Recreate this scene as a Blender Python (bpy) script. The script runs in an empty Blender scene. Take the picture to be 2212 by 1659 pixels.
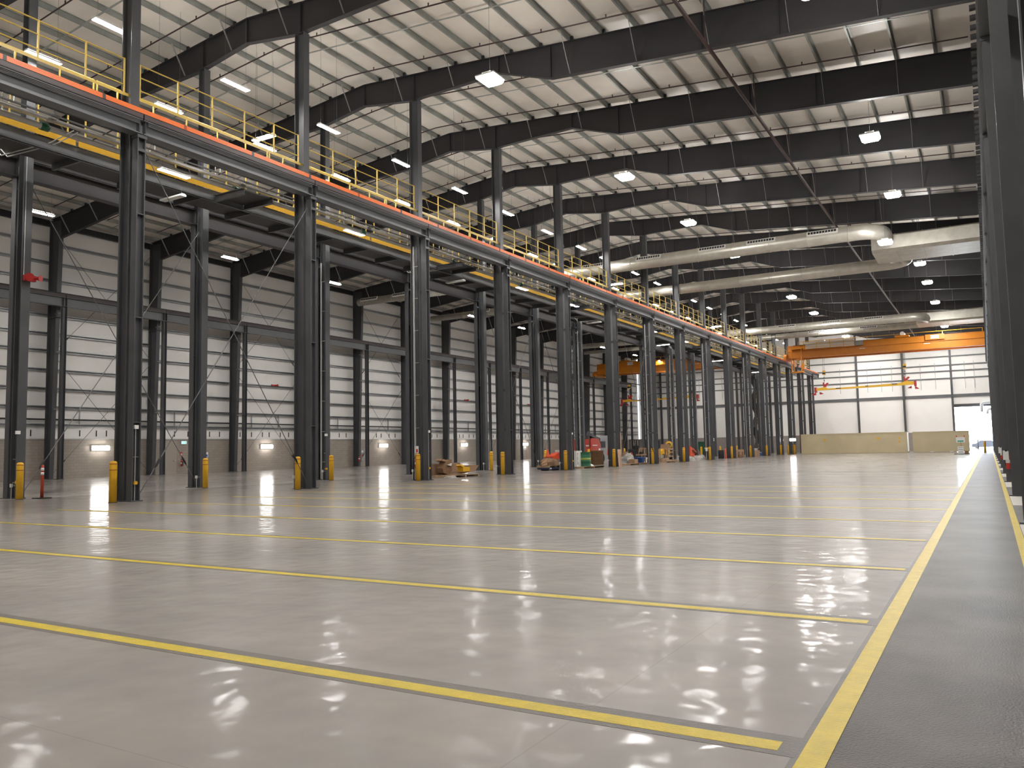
import bpy, math, random
from mathutils import Vector, Matrix
random.seed(7)
S = bpy.context.scene
C = S.collection

# ------------------------------------------------------------------ camera
cam = bpy.data.cameras.new('camera')
cam.sensor_width = 36.0
cam.lens = 36.0 * 1751.74 / 2212.0
cam.clip_start = 0.05
cam.clip_end = 600
camo = bpy.data.objects.new('camera', cam)
C.objects.link(camo)
YAW, PITCH, ROLL, CAMH = 0.52951, 0.08042, -0.0197, 1.37
F = Vector((-math.sin(YAW) * math.cos(PITCH), math.cos(YAW) * math.cos(PITCH), math.sin(PITCH)))
R0 = Vector((math.cos(YAW), math.sin(YAW), 0))
U0 = R0.cross(F)
R1 = R0 * math.cos(ROLL) + U0 * math.sin(ROLL)
U1 = U0 * math.cos(ROLL) - R0 * math.sin(ROLL)
camo.matrix_world = Matrix(((R1.x, U1.x, -F.x, 0), (R1.y, U1.y, -F.y, 0), (R1.z, U1.z, -F.z, CAMH), (0, 0, 0, 1)))
S.camera = camo

# ------------------------------------------------------------------ sky seen through the open door, exposure
w = bpy.data.worlds.new('daylight')
S.world = w
w.use_nodes = True
w.node_tree.nodes['Background'].inputs[0].default_value = (0.80, 0.89, 1.0, 1)
w.node_tree.nodes['Background'].inputs[1].default_value = 14.0
S.view_settings.view_transform = 'Standard'
S.view_settings.look = 'None'
S.view_settings.gamma = 1
S.view_settings.exposure = 0.40
S.cycles.max_bounces = 6
S.cycles.diffuse_bounces = 4
S.cycles.glossy_bounces = 3
S.cycles.sample_clamp_indirect = 6.0
S.cycles.use_denoising = True
LAMP = 1.0          # overall strength of the room's lamps

# ------------------------------------------------------------------ helpers
ORD = 'first second third fourth fifth sixth seventh eighth ninth tenth eleventh twelfth thirteenth fourteenth fifteenth sixteenth seventeenth eighteenth nineteenth twentieth twenty-first twenty-second twenty-third twenty-fourth twenty-fifth twenty-sixth twenty-seventh twenty-eighth twenty-ninth thirtieth thirty-first thirty-second thirty-third thirty-fourth thirty-fifth thirty-sixth'.split()


class MB:
    def __init__(s):
        s.v = []
        s.f = []
        s.sm = []

    def add(s, vs, fs, smooth=False):
        n = len(s.v)
        s.v += [Vector(p) for p in vs]
        for f in fs:
            s.f.append([i + n for i in f])
            s.sm.append(smooth)
        return s

    def box(s, x0, x1, y0, y1, z0, z1):
        if x0 > x1: x0, x1 = x1, x0
        if y0 > y1: y0, y1 = y1, y0
        if z0 > z1: z0, z1 = z1, z0
        vs = [(x0, y0, z0), (x1, y0, z0), (x1, y1, z0), (x0, y1, z0), (x0, y0, z1), (x1, y0, z1), (x1, y1, z1), (x0, y1, z1)]
        return s.add(vs, [(0, 3, 2, 1), (4, 5, 6, 7), (0, 1, 5, 4), (1, 2, 6, 5), (2, 3, 7, 6), (3, 0, 4, 7)])

    def bar(s, p, q, a, b=None, up=(0, 0, 1)):
        """rectangular bar from p to q, a wide (across up), b high"""
        p, q = Vector(p), Vector(q)
        b = a if b is None else b
        d = (q - p).normalized()
        u = Vector(up)
        if abs(d.dot(u)) > .95: u = Vector((1, 0, 0))
        x = d.cross(u).normalized()
        y = x.cross(d).normalized()
        vs = []
        for c in (p, q):
            for i, j in ((-1, -1), (1, -1), (1, 1), (-1, 1)):
                vs.append(c + x * (i * a / 2) + y * (j * b / 2))
        return s.add(vs, [(3, 2, 1, 0), (4, 5, 6, 7), (0, 1, 5, 4), (1, 2, 6, 5), (2, 3, 7, 6), (3, 0, 4, 7)])

    def tube(s, pts, r, n=8, cap=True):
        pts = [Vector(p) for p in pts]
        rr = r if isinstance(r, (list, tuple)) else [r] * len(pts)
        d0 = (pts[1] - pts[0]).normalized()
        u = Vector((0, 0, 1)) if abs(d0.z) < .9 else Vector((1, 0, 0))
        x = d0.cross(u).normalized()
        vs = []
        for i, p in enumerate(pts):
            a = pts[max(0, i - 1)]
            b = pts[min(len(pts) - 1, i + 1)]
            d = (b - a).normalized()
            x = (x - d * x.dot(d)).normalized()
            y = d.cross(x)
            for k in range(n):
                t = 2 * math.pi * k / n
                vs.append(p + (x * math.cos(t) + y * math.sin(t)) * rr[i])
        fs = []
        for i in range(len(pts) - 1):
            for k in range(n):
                fs.append((i * n + k, i * n + (k + 1) % n, (i + 1) * n + (k + 1) % n, (i + 1) * n + k))
        s.add(vs, fs, n > 6)
        if cap:
            m = len(s.v) - len(vs)
            s.f.append([m + k for k in reversed(range(n))]); s.sm.append(False)
            s.f.append([m + (len(pts) - 1) * n + k for k in range(n)]); s.sm.append(False)
        return s

    def lathe(s, prof, c=(0, 0, 0), n=16):
        """prof [(r, z)] round a vertical axis through c"""
        c = Vector(c)
        vs = []
        for r, z in prof:
            for k in range(n):
                t = 2 * math.pi * k / n
                vs.append(c + Vector((r * math.cos(t), r * math.sin(t), z)))
        fs = []
        for i in range(len(prof) - 1):
            for k in range(n):
                fs.append((i * n + k, i * n + (k + 1) % n, (i + 1) * n + (k + 1) % n, (i + 1) * n + k))
        s.add(vs, fs, True)
        m = len(s.v) - len(vs)
        if prof[0][0] > 1e-4:
            s.f.append([m + k for k in reversed(range(n))]); s.sm.append(False)
        if prof[-1][0] > 1e-4:
            s.f.append([m + (len(prof) - 1) * n + k for k in range(n)]); s.sm.append(False)
        return s

    def prism(s, poly, plane, a0, a1):
        """polygon extruded: plane 'xz' along y, 'yz' along x, 'xy' along z"""
        n = len(poly)
        vs = []
        for a in (a0, a1):
            for u, v in poly:
                vs.append({'xz': (u, a, v), 'yz': (a, u, v), 'xy': (u, v, a)}[plane])
        fs = [list(range(n)), [n + i for i in reversed(range(n))]]
        for i in range(n):
            j = (i + 1) % n
            fs.append((i, n + i, n + j, j))
        return s.add(vs, fs)

    def build(s, name, m, parent=None, loc=(0, 0, 0), world=False):
        """one mesh object; vertices are local to parent (or loc); world=True takes them as world coordinates"""
        off = Vector((0, 0, 0))
        if world:
            off = base_of(parent) if parent is not None else Vector(loc)
        me = bpy.data.meshes.new(name)
        me.from_pydata([p - off for p in s.v], [], s.f)
        import bmesh
        bm = bmesh.new(); bm.from_mesh(me)
        bmesh.ops.recalc_face_normals(bm, faces=bm.faces)
        bm.to_mesh(me); bm.free()
        me.polygons.foreach_set('use_smooth', s.sm)
        me.update()
        me.materials.append(M[m])
        o = bpy.data.objects.new(name, me)
        C.objects.link(o)
        if parent is not None:
            o.parent = parent
        else:
            o.location = loc
        return o


def each(name, m, parent, boxes, world=False):
    """one part per box (x0, x1, y0, y1, z0, z1)"""
    return [MB().box(*b).build(name, m, parent, world=world) for b in boxes]


def base_of(o):
    v = Vector((0, 0, 0))
    while o is not None:
        v += o.location
        o = o.parent
    return v


def tag(o, label, cat, group=None, kind='thing'):
    o['label'] = label
    o['category'] = cat
    o['kind'] = kind
    if group: o['group'] = group
    return o


def thing(name, label, cat, loc=(0, 0, 0), group=None, rz=0):
    o = bpy.data.objects.new(name, None)
    o.empty_display_size = .1
    C.objects.link(o)
    o.location = loc
    o.rotation_euler = (0, 0, rz)
    return tag(o, label, cat, group)


def struct(o):
    o['kind'] = 'structure'
    return o


def dup(root, loc, label=None, group=None, rz=None):
    r = root.copy(); C.objects.link(r)
    r.location = loc
    if rz is not None: r.rotation_euler = (0, 0, rz)
    if label: r['label'] = label
    if group: r['group'] = group
    for ch in list(root.children):
        c = ch.copy(); C.objects.link(c); c.parent = r
        for g in list(ch.children):
            d = g.copy(); C.objects.link(d); d.parent = c
    return r


def I_vert(mb, cx, cy, dx, dy, z0, z1, web='y', tf=.03, tw=.02):
    """vertical I section, web running along x or y"""
    if web == 'y':
        mb.box(cx - dx / 2, cx + dx / 2, cy - dy / 2, cy - dy / 2 + tf, z0, z1)
        mb.box(cx - dx / 2, cx + dx / 2, cy + dy / 2 - tf, cy + dy / 2, z0, z1)
        mb.box(cx - tw / 2, cx + tw / 2, cy - dy / 2 + tf, cy + dy / 2 - tf, z0, z1)
    else:
        mb.box(cx - dx / 2, cx - dx / 2 + tf, cy - dy / 2, cy + dy / 2, z0, z1)
        mb.box(cx + dx / 2 - tf, cx + dx / 2, cy - dy / 2, cy + dy / 2, z0, z1)
        mb.box(cx - dx / 2 + tf, cx + dx / 2 - tf, cy - tw / 2, cy + tw / 2, z0, z1)
    return mb


def I_y(mb, cx, y0, y1, z0, z1, wid, tf=.03, tw=.02):
    mb.box(cx - wid / 2, cx + wid / 2, y0, y1, z0, z0 + tf)
    mb.box(cx - wid / 2, cx + wid / 2, y0, y1, z1 - tf, z1)
    mb.box(cx - tw / 2, cx + tw / 2, y0, y1, z0 + tf, z1 - tf)
    return mb


def I_x(mb, x0, x1, cy, z0, z1, wid, tf=.025, tw=.018):
    mb.box(x0, x1, cy - wid / 2, cy + wid / 2, z0, z0 + tf)
    mb.box(x0, x1, cy - wid / 2, cy + wid / 2, z1 - tf, z1)
    mb.box(x0, x1, cy - tw / 2, cy + tw / 2, z0 + tf, z1 - tf)
    return mb


# ------------------------------------------------------------------ materials
M = {}


def mat(name, col, rough=.5, metal=0., var=0., scale=2., bump=0., bscale=20., spec=.5):
    m = bpy.data.materials.new(name)
    m.use_nodes = True
    nt = m.node_tree
    b = nt.nodes['Principled BSDF']
    b.inputs['Base Color'].default_value = (*col, 1)
    b.inputs['Roughness'].default_value = rough
    b.inputs['Metallic'].default_value = metal
    b.inputs['Specular IOR Level'].default_value = spec
    if var or bump:
        g = nt.nodes.new('ShaderNodeNewGeometry')
    if var:
        n = nt.nodes.new('ShaderNodeTexNoise')
        n.inputs['Scale'].default_value = scale
        n.inputs['Detail'].default_value = 5
        nt.links.new(g.outputs['Position'], n.inputs['Vector'])
        r = nt.nodes.new('ShaderNodeValToRGB')
        r.color_ramp.elements[0].position = .3
        r.color_ramp.elements[1].position = .7
        r.color_ramp.elements[0].color = (*[c * (1 - var) for c in col], 1)
        r.color_ramp.elements[1].color = (*[min(1, c * (1 + var)) for c in col], 1)
        nt.links.new(n.outputs['Fac'], r.inputs['Fac'])
        nt.links.new(r.outputs['Color'], b.inputs['Base Color'])
    if bump:
        n2 = nt.nodes.new('ShaderNodeTexNoise')
        n2.inputs['Scale'].default_value = bscale
        n2.inputs['Detail'].default_value = 4
        nt.links.new(g.outputs['Position'], n2.inputs['Vector'])
        bp = nt.nodes.new('ShaderNodeBump')
        bp.inputs['Strength'].default_value = bump
        bp.inputs['Distance'].default_value = .02
        nt.links.new(n2.outputs['Fac'], bp.inputs['Height'])
        nt.links.new(bp.outputs['Normal'], b.inputs['Normal'])
    M[name] = m
    return m


def emit(name, col, strength):
    m = bpy.data.materials.new(name)
    m.use_nodes = True
    nt = m.node_tree
    b = nt.nodes['Principled BSDF']
    b.inputs['Base Color'].default_value = (.8, .8, .8, 1)
    b.inputs['Emission Color'].default_value = (*col, 1)
    b.inputs['Emission Strength'].default_value = strength
    M[name] = m


mat('steel', (.070, .071, .076), .42, var=.12, scale=1.3, spec=.45)
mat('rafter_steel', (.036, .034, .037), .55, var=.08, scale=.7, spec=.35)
mat('girder_grey', (.125, .130, .138), .45, var=.10, scale=.8)
mat('maroon_primer', (.060, .040, .040), .5, var=.15, scale=1.0)
mat('black_steel', (.018, .018, .02), .5)
mat('galvanised', (.30, .31, .30), .4, metal=.4, var=.15, scale=2)
mat('brace_metal', (.55, .55, .54), .4, metal=.5)
mat('purlin_metal', (.36, .375, .35), .42, metal=.35, var=.22, scale=1.0)
mat('girt_metal', (.42, .43, .44), .35, metal=.45, var=.12, scale=2)
mat('conduit_metal', (.62, .62, .60), .35, metal=.4)
mat('pipe_red', (.055, .032, .028), .5, var=.2, scale=3)
mat('pipe_pale', (.40, .38, .35), .4, metal=.3, var=.1, scale=3)
mat('rod_metal', (.14, .14, .14), .45, metal=.3)
mat('duct_metal', (.60, .57, .50), .38, metal=.55, var=.10, scale=2, bump=.15, bscale=1.2)
mat('yellow_rail', (.60, .42, .085), .42, var=.08, scale=4)
mat('bollard_yellow', (.72, .40, .015), .45, var=.05, scale=8)
mat('stripe_red', (.33, .05, .015), .5)
mat('orange_bar', (.80, .17, .03), .45, var=.05, scale=4)
mat('crane_orange', (.60, .205, .008), .42, var=.06, scale=1.5)
mat('spreader_yellow', (.78, .45, .02), .42)
mat('red_paint', (.42, .018, .015), .4)
mat('lift_red', (.52, .055, .03), .4, var=.05, scale=5)
mat('hot_orange', (.72, .08, .02), .5)
mat('cone_orange', (.72, .09, .03), .5)
mat('delineator_red', (.50, .07, .035), .5)
mat('white_paint', (.78, .77, .74), .45)
mat('sign_white', (.80, .80, .78), .5)
mat('sign_red', (.55, .04, .03), .5)
mat('sign_green', (.05, .35, .30), .5)
mat('black_plastic', (.02, .02, .022), .45)
mat('rubber', (.018, .018, .018), .8)
mat('cardboard', (.36, .22, .13), .85, var=.12, scale=6)
mat('cardboard_dark', (.24, .14, .075), .85, var=.12, scale=6)
mat('wood', (.44, .30, .19), .75, var=.2, scale=5)
mat('plywood', (.50, .32, .22), .7, var=.12, scale=4)
mat('drum_green', (.015, .12, .055), .4, var=.1, scale=4)
mat('drum_light_green', (.10, .30, .10), .4)
mat('blue_plastic', (.04, .14, .52), .45)
mat('navy', (.02, .03, .08), .5)
mat('grey_plastic', (.30, .30, .30), .6, var=.2, scale=5)
mat('rubble_grey', (.40, .38, .35), .8, var=.25, scale=6)
mat('container_cream', (.52, .44, .28), .5, var=.06, scale=.8)
mat('door_tan', (.38, .32, .27), .5)
mat('door_grey', (.42, .43, .44), .5)
mat('cabinet_white', (.82, .80, .76), .4)
mat('chain_metal', (.10, .10, .10), .4, metal=.6)
mat('rope_metal', (.20, .20, .20), .4, metal=.6)
mat('grating', (.045, .045, .045), .6)
mat('pvc_white', (.82, .84, .86), .4)
mat('line_yellow', (.64, .47, .012), .36, var=.10, scale=9, bump=.35, bscale=60, spec=.3)
mat('line_yellow_worn', (.70, .53, .10), .34, var=.10, scale=5, bump=.25, bscale=60)
mat('groove_dark', (.05, .042, .036), .7)
mat('coat_edge', (.120, .100, .088), .45, var=.15, scale=8, bump=.2, bscale=60)
mat('red_chalk', (.42, .25, .20), .4, var=.2, scale=5)
mat('pad_white', (.60, .57, .53), .5, var=.08, scale=4)
mat('ceiling_vinyl', (.86, .80, .72), .38, var=.05, scale=.8, bump=.35, bscale=.9, spec=.4)
mat('wall_panel', (.86, .835, .80), .5, var=.03, scale=.6)
mat('end_panel', (.90, .88, .85), .5, var=.02, scale=.5)
mat('car_paint', (.02, .022, .03), .3)
emit('led_lens', (1.0, .985, .955), 150 * LAMP)
emit('highbay_lens', (1.0, .98, .945), 240 * LAMP)
emit('bay_lens', (1.0, .985, .955), 300 * LAMP)
emit('wallpack_lens', (1.0, .985, .95), 24 * LAMP)
emit('added_ceiling_fill', (1.0, .97, .92), 55 * LAMP)  # added glow for lamp tops, there only to lift the ceiling
emit('under_lens', (1.0, .985, .955), 45 * LAMP)
emit('exit_sign_face', (.25, .75, .72), 1.2)


def block_wall(name, col, axis):
    m = mat(name, col, .8)
    nt = m.node_tree
    b = nt.nodes['Principled BSDF']
    g = nt.nodes.new('ShaderNodeNewGeometry')
    sp = nt.nodes.new('ShaderNodeSeparateXYZ')
    cb = nt.nodes.new('ShaderNodeCombineXYZ')
    nt.links.new(g.outputs['Position'], sp.inputs[0])
    nt.links.new(sp.outputs[axis], cb.inputs[0])
    nt.links.new(sp.outputs[2], cb.inputs[1])
    br = nt.nodes.new('ShaderNodeTexBrick')
    br.inputs['Scale'].default_value = 1
    br.inputs['Brick Width'].default_value = .4
    br.inputs['Row Height'].default_value = .2
    br.inputs['Mortar Size'].default_value = .008
    br.inputs['Color1'].default_value = (*col, 1)
    br.inputs['Color2'].default_value = (*[c * .9 for c in col], 1)
    br.inputs['Mortar'].default_value = (*[c * .72 for c in col], 1)
    nt.links.new(cb.outputs[0], br.inputs['Vector'])
    nt.links.new(br.outputs['Color'], b.inputs['Base Color'])
    bp = nt.nodes.new('ShaderNodeBump')
    bp.inputs['Strength'].default_value = .4
    bp.inputs['Distance'].default_value = .01
    bp.invert = True
    nt.links.new(br.outputs['Fac'], bp.inputs['Height'])
    nt.links.new(bp.outputs['Normal'], b.inputs['Normal'])


block_wall('block_left', (.36, .31, .265), 1)
block_wall('block_end', (.34, .30, .285), 0)


def floor_material():
    m = bpy.data.materials.new('polished_concrete')
    m.use_nodes = True
    nt = m.node_tree
    L = nt.links.new
    b = nt.nodes['Principled BSDF']
    g = nt.nodes.new('ShaderNodeNewGeometry')

    def noise(scale, detail, sx=1, sy=1, dist=0):
        mp = nt.nodes.new('ShaderNodeMapping')
        mp.inputs['Scale'].default_value = (sx, sy, 1)
        L(g.outputs['Position'], mp.inputs['Vector'])
        n = nt.nodes.new('ShaderNodeTexNoise')
        n.inputs['Scale'].default_value = scale
        n.inputs['Detail'].default_value = detail
        n.inputs['Distortion'].default_value = dist
        L(mp.outputs[0], n.inputs['Vector'])
        return n.outputs['Fac']

    def ramp(fac, p0, p1, c0, c1):
        r = nt.nodes.new('ShaderNodeValToRGB')
        r.color_ramp.elements[0].position = p0
        r.color_ramp.elements[1].position = p1
        r.color_ramp.elements[0].color = (*c0, 1)
        r.color_ramp.elements[1].color = (*c1, 1)
        L(fac, r.inputs['Fac'])
        return r.outputs['Color']
    c1 = ramp(noise(.42, 7, 1, 1.6, .6), .34, .66, (.275, .250, .232), (.355, .319, .292))
    c2 = ramp(noise(3.2, 6), .3, .7, (.93, .93, .94), (1.05, 1.04, 1.03))
    mx = nt.nodes.new('ShaderNodeMix')
    mx.data_type = 'RGBA'; mx.blend_type = 'MULTIPLY'
    mx.inputs[0].default_value = 1
    L(c1, mx.inputs[6]); L(c2, mx.inputs[7])
    # saw-cut joints of the slab
    br = nt.nodes.new('ShaderNodeTexBrick')
    br.offset = 0
    br.inputs['Scale'].default_value = 1
    br.inputs['Brick Width'].default_value = 5.1
    br.inputs['Row Height'].default_value = 3.81
    br.inputs['Mortar Size'].default_value = .004
    br.inputs['Mortar Smooth'].default_value = 0
    br.inputs['Color1'].default_value = (1, 1, 1, 1)
    br.inputs['Color2'].default_value = (1, 1, 1, 1)
    br.inputs['Mortar'].default_value = (.86, .84, .82, 1)
    mp = nt.nodes.new('ShaderNodeMapping')
    mp.inputs['Location'].default_value = (1.9, 1.36, 0)
    L(g.outputs['Position'], mp.inputs['Vector'])
    L(mp.outputs[0], br.inputs['Vector'])
    mx2 = nt.nodes.new('ShaderNodeMix')
    mx2.data_type = 'RGBA'; mx2.blend_type = 'MULTIPLY'
    mx2.inputs[0].default_value = 1
    L(mx.outputs[2], mx2.inputs[6]); L(br.outputs['Color'], mx2.inputs[7])
    L(mx2.outputs[2], b.inputs['Base Color'])
    rr = ramp(noise(.9, 5, 1, 1.4), .3, .7, (.38, .38, .38), (.48, .48, .48))
    L(rr, b.inputs['Roughness'])
    b.inputs['Specular IOR Level'].default_value = .16
    # thin sealer: nearly no shine looking down, a mirror at grazing angles
    b.inputs['Coat Weight'].default_value = 1.0
    b.inputs['Coat IOR'].default_value = 1.055
    L(ramp(noise(.9, 4, 1, 1.4), .3, .7, (.09, .09, .09), (.16, .16, .16)), b.inputs['Coat Roughness'])
    bp = nt.nodes.new('ShaderNodeBump')
    bp.inputs['Strength'].default_value = .7
    bp.inputs['Distance'].default_value = .016
    L(noise(3.4, 1.0, 1, 1), bp.inputs['Height'])
    L(bp.outputs['Normal'], b.inputs['Coat Normal'])
    M['polished_concrete'] = m
    m = mat('walkway_concrete', (.088, .076, .067), .36, var=.38, scale=1.1, bump=.45, bscale=70, spec=.22)


floor_material()

# ------------------------------------------------------------------ grid of the hall
P = 7.62
N = 17


def Y(k):
    return 15.785 + P * k


Y0, Y1 = -8.0, 138.0
XW, XE = -54.35, 1.75
XA, XB, XR = -22.845, -29.775, .545      # lines of the crane columns: front row, second row, row beside the walkway
GZ = 11.59                                 # underside of the runway girders


def top_z(x):
    return 20.1 - .0802 * (x + 26.5) if x > -26.5 else 20.1 + .0925 * (x + 26.5)


prof_bot = [(-53.1, 16.15), (-33.9, 18.42), (-29.5, 18.55), (-26.55, 19.0), (-23.35, 18.52), (-22.95, 18.57), (-18.5, 18.66), (-15.8, 17.72), (.9, 16.32)]
prof_top = [(x, top_z(x)) for x in (.9, -26.5, -54.1)]


def bot_z(x):
    for (a, za), (b, zb) in zip(prof_bot, prof_bot[1:]):
        if a <= x <= b:
            return za + (zb - za) * (x - a) / (b - a)
    return prof_bot[0][1] if x < -53.1 else prof_bot[-1][1]


# ------------------------------------------------------------------ shell
struct(MB().box(XW - .3, -.69, Y0, Y1 + .3, -.2, 0).build('floor', 'polished_concrete'))
struct(MB().box(-.69, XE + .3, Y0, Y1 + 6, -.2, 0).build('floor_walkway', 'walkway_concrete'))
struct(MB().box(-60, -.66, Y1 + .3, Y1 + 40, -.25, -.02).build('floor_yard', 'pad_white'))
struct(MB().box(-.66, 20, Y1 + 6, Y1 + 40, -.25, -.02).build('floor_yard_apron', 'pad_white'))
struct(MB().prism([(XW - .3, top_z(XW) + .22), (-26.5, 20.32), (XE + .3, top_z(XE) + .22), (XE + .3, top_z(XE) + .34), (-26.5, 20.44), (XW - .3, top_z(XW) + .34)], 'xz', Y0, Y1 + .3).build('ceiling', 'ceiling_vinyl'))
# the long wall with the block base
struct(MB().box(XW - .2, XW, Y0, Y1, 0, 2.64).build('wall_left_base', 'block_left'))
wall_left = struct(MB().box(XW - .2, XW - .12, Y0, Y1, 2.64, 17.78).build('wall_left', 'wall_panel'))
struct(MB().box(XE, XE + .2, Y0, Y1, 0, 18.1).build('wall_right', 'steel'))
gable = [(XW - .2, 0), (XE + .2, 0), (XE + .2, top_z(XE) + .22), (-26.5, 20.32), (XW - .2, top_z(XW) + .22)]
struct(MB().prism(gable, 'xz', Y0 - .2, Y0).build('wall_back', 'wall_panel'))
endp = MB()
DX0, DX1, DZ = -4.25, 1.3, 6.35
endp.prism([(XW - .2, 2.7), (DX0, 2.7), (DX0, top_z(DX0) + .22), (-26.5, 20.32), (XW - .2, top_z(XW) + .22)], 'xz', Y1 + .10, Y1 + .2)
endp.box(DX0, XE + .2, Y1 + .10, Y1 + .2, DZ, 18.2)
endp.box(DX1, XE + .2, Y1 + .10, Y1 + .2, 0, DZ)
struct(endp.build('wall_end', 'end_panel'))
struct(MB().box(XW - .2, DX0, Y1 - .02, Y1 + .2, 0, 2.7).build('wall_end_base', 'block_end'))
struct(MB().box(DX0 - .15, DX1 + .1, Y1 - .1, Y1 + .25, DZ, DZ + .45).box(DX0 - .15, DX0, Y1 - .1, Y1 + .25, 0, DZ).build('trim_1', 'steel'))

# wall girts, trays and eave strut of the long wall
gz = [3.6, 4.8, 6.03, 7.3, 8.6, 9.75, 11.0, 12.25, 13.4, 14.6, 15.9]
for i, z in enumerate(gz):
    t = thing('wall_girt', f'galvanised horizontal girt on the long white wall, {ORD[i]} above the block base', 'girt', (XW, 0, z), 'girts on the long white wall')
    mb = MB()
    mb.box(-.12, .10, 4, Y1 - .5, .085, .10).box(-.12, .10, 4, Y1 - .5, -.10, -.085).box(-.12, -.105, 4, Y1 - .5, -.085, .085)
    mb.box(.085, .10, 4, Y1 - .5, .055, .085)
    mb.build('channel', 'girt_metal', t)
t = thing('eave_strut', 'dark eave strut along the top of the long white wall', 'strut', (XW, 0, 17.25))
I_y(MB(), .15, 4, Y1 - .5, -.18, .22, .25).build('channel', 'rafter_steel', t)
t = thing('wall_pipe', 'black pipe running along the long wall above the block base', 'pipe', (XW + .12, 0, 3.98))
MB().tube([(0, 4, 0), (0, Y1 - 1, 0)], .055, 8).build('pipe', 'black_steel', t)
each('hanger', 'girt_metal', t, [(-.12, .02, Y(k) + P * f - .02, Y(k) + P * f + .02, -.36, .8) for k in range(1, 12) for f in (.3, .7)])
t = thing('block_cap_channel', 'pale channel capping the block base of the long wall', 'channel', (XW, 0, 2.64))
MB().box(.002, .06, 4, Y1 - .5, .0, .07).build('channel', 'conduit_metal', t)
# the small dark siding clips above the block base
each('siding_clip', 'black_steel', wall_left, [(XW - .12, XW - .08, Y(k) + P * f - .03, Y(k) + P * f + .03, 2.86, 3.28) for k in range(1, 12) for f in (.16, .32, .48, .58, .75, .88)])

# end wall: posts, rails
for i, (x, lab) in enumerate(((-50.0, 'end wall post in the low bay beside the long wall'), (-45.5, 'end wall post in the low bay, second from the long wall'), (-41, 'end wall post in the low bay, third from the long wall'), (-36.5, 'end wall post in the low bay, beside the second column row'), (-17.5, 'dark end wall post behind the long cream container'), (-10.95, 'dark end wall post over the gap between the containers'), (-4.4, 'dark end wall post at the edge of the open bright door'))):
    t = thing('end_wall_post', lab, 'post', (x, Y1 - .2, 0), 'posts of the end wall')
    I_vert(MB(), 0, 0, .28, .36, 0, bot_z(x) - .02, 'y').build('shaft', 'steel', t)
for i, (z, n) in enumerate(((14.05, 'topmost'), (12.75, 'second highest'), (11.85, 'third highest'), (10.75, 'fourth highest'), (8.1, 'lowest, broad'))):
    hgt = .16 if i < 4 else .42
    t = thing('end_wall_rail', f'{n} grey rail across the white end wall', 'rail', (0, Y1 + .02, z), 'rails across the end wall')
    MB().box(-53.5, 1.2, -.08, .06, -hgt / 2, hgt / 2).build('channel', 'girder_grey', t)
    if i in (1, 3):
        each('hanger', 'girt_metal', t, [(x - .03, x + .03, -.11, -.08, -1.6, .4) for x in (-50.5, -47, -43, -39, -20, -16, -14, -12.5, -8.5, -6.5, -2.6, -1.4)])

# ------------------------------------------------------------------ steel columns
fr = 'front row beside the open floor'


def col_label(row, k):
    rows = {'A': 'front row', 'B': 'second row', 'R': 'row beside the walkway'}
    return rows[row]


def make_column(row, k):
    sgn = {'A': -1, 'B': 1, 'R': 1}[row]        # side on which the roof shaft stands
    xc = {'A': XA, 'B': XB, 'R': XR}[row]
    loc = (xc, Y(k), 0)
    lab = {'A': f'dark steel column of the front row, {ORD[k]} from the near end',
           'B': f'dark steel column of the second row, {ORD[k]} from the near end',
           'R': f'dark steel column in the row beside the walkway, {ORD[k]} along'}[row]
    t = thing('steel_column', lab, 'column', loc, {'A': 'columns of the front row', 'B': 'columns of the second row', 'R': 'columns beside the walkway'}[row])
    z = .03
    I_vert(MB(), 0, 0, .27, .29, z, GZ - .12, 'y').build('crane_shaft', 'steel', t)
    cx = {'A': -.505, 'B': .48, 'R': .52}[row]
    d = {'A': .50, 'B': .37, 'R': .45}[row]
    zt = {'A': 18.5, 'B': 18.52, 'R': 16.2}[row]
    I_vert(MB(), cx, .0, d, .31, z, zt, 'x').build('roof_shaft', 'steel', t)
    b = MB()
    b.box(-.20, .20, -.20, .20, 0, .03)
    b.box(cx - d / 2 - .02, cx + d / 2 + .02, -.2, .2, 0, .029)
    b.build('base_plate', 'steel', t)
    c = MB()
    c.box(-.16, .16, -.17, .17, GZ - .12, GZ - .005)
    c.box(.01, .135, -.145, .145, GZ - .55, GZ - .45).box(-.135, -.01, -.145, .145, GZ - .55, GZ - .45)
    c.build('cap_plate', 'steel', t)
    ax, bx = (cx + d / 2, -.135) if row == 'A' else (.135, cx - d / 2)
    each('tie_plate', 'steel', t, [(min(ax, bx), max(ax, bx), -.02, .02, zz, zz + .12) for zz in (2.4, 4.6, 8.9)])
    if row != 'R': each('stiffener', 'steel', t, [(.012, .13, -.115, .115, zz, zz + .03) for zz in (2.42, 5.7, 9.0)])
    if row == 'A':
        MB().box(cx + d / 2, -.12, -.1, .1, GZ + .05, GZ + .12).build('girder_tie', 'steel', t)
    return t


cols = {}
for row in 'ABR':
    proto = make_column(row, 0)
    cols[(row, 0)] = proto
    for k in range(1, N - 1 if row != 'R' else N - 1):
        lab = {'A': f'dark steel column of the front row, {ORD[k]} from the near end',
               'B': f'dark steel column of the second row, {ORD[k]} from the near end',
               'R': f'dark steel column in the row beside the walkway, {ORD[k]} along'}[row]
        xc = {'A': XA, 'B': XB, 'R': XR}[row]
        cols[(row, k)] = dup(proto, (xc, Y(k), 0), lab)

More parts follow.
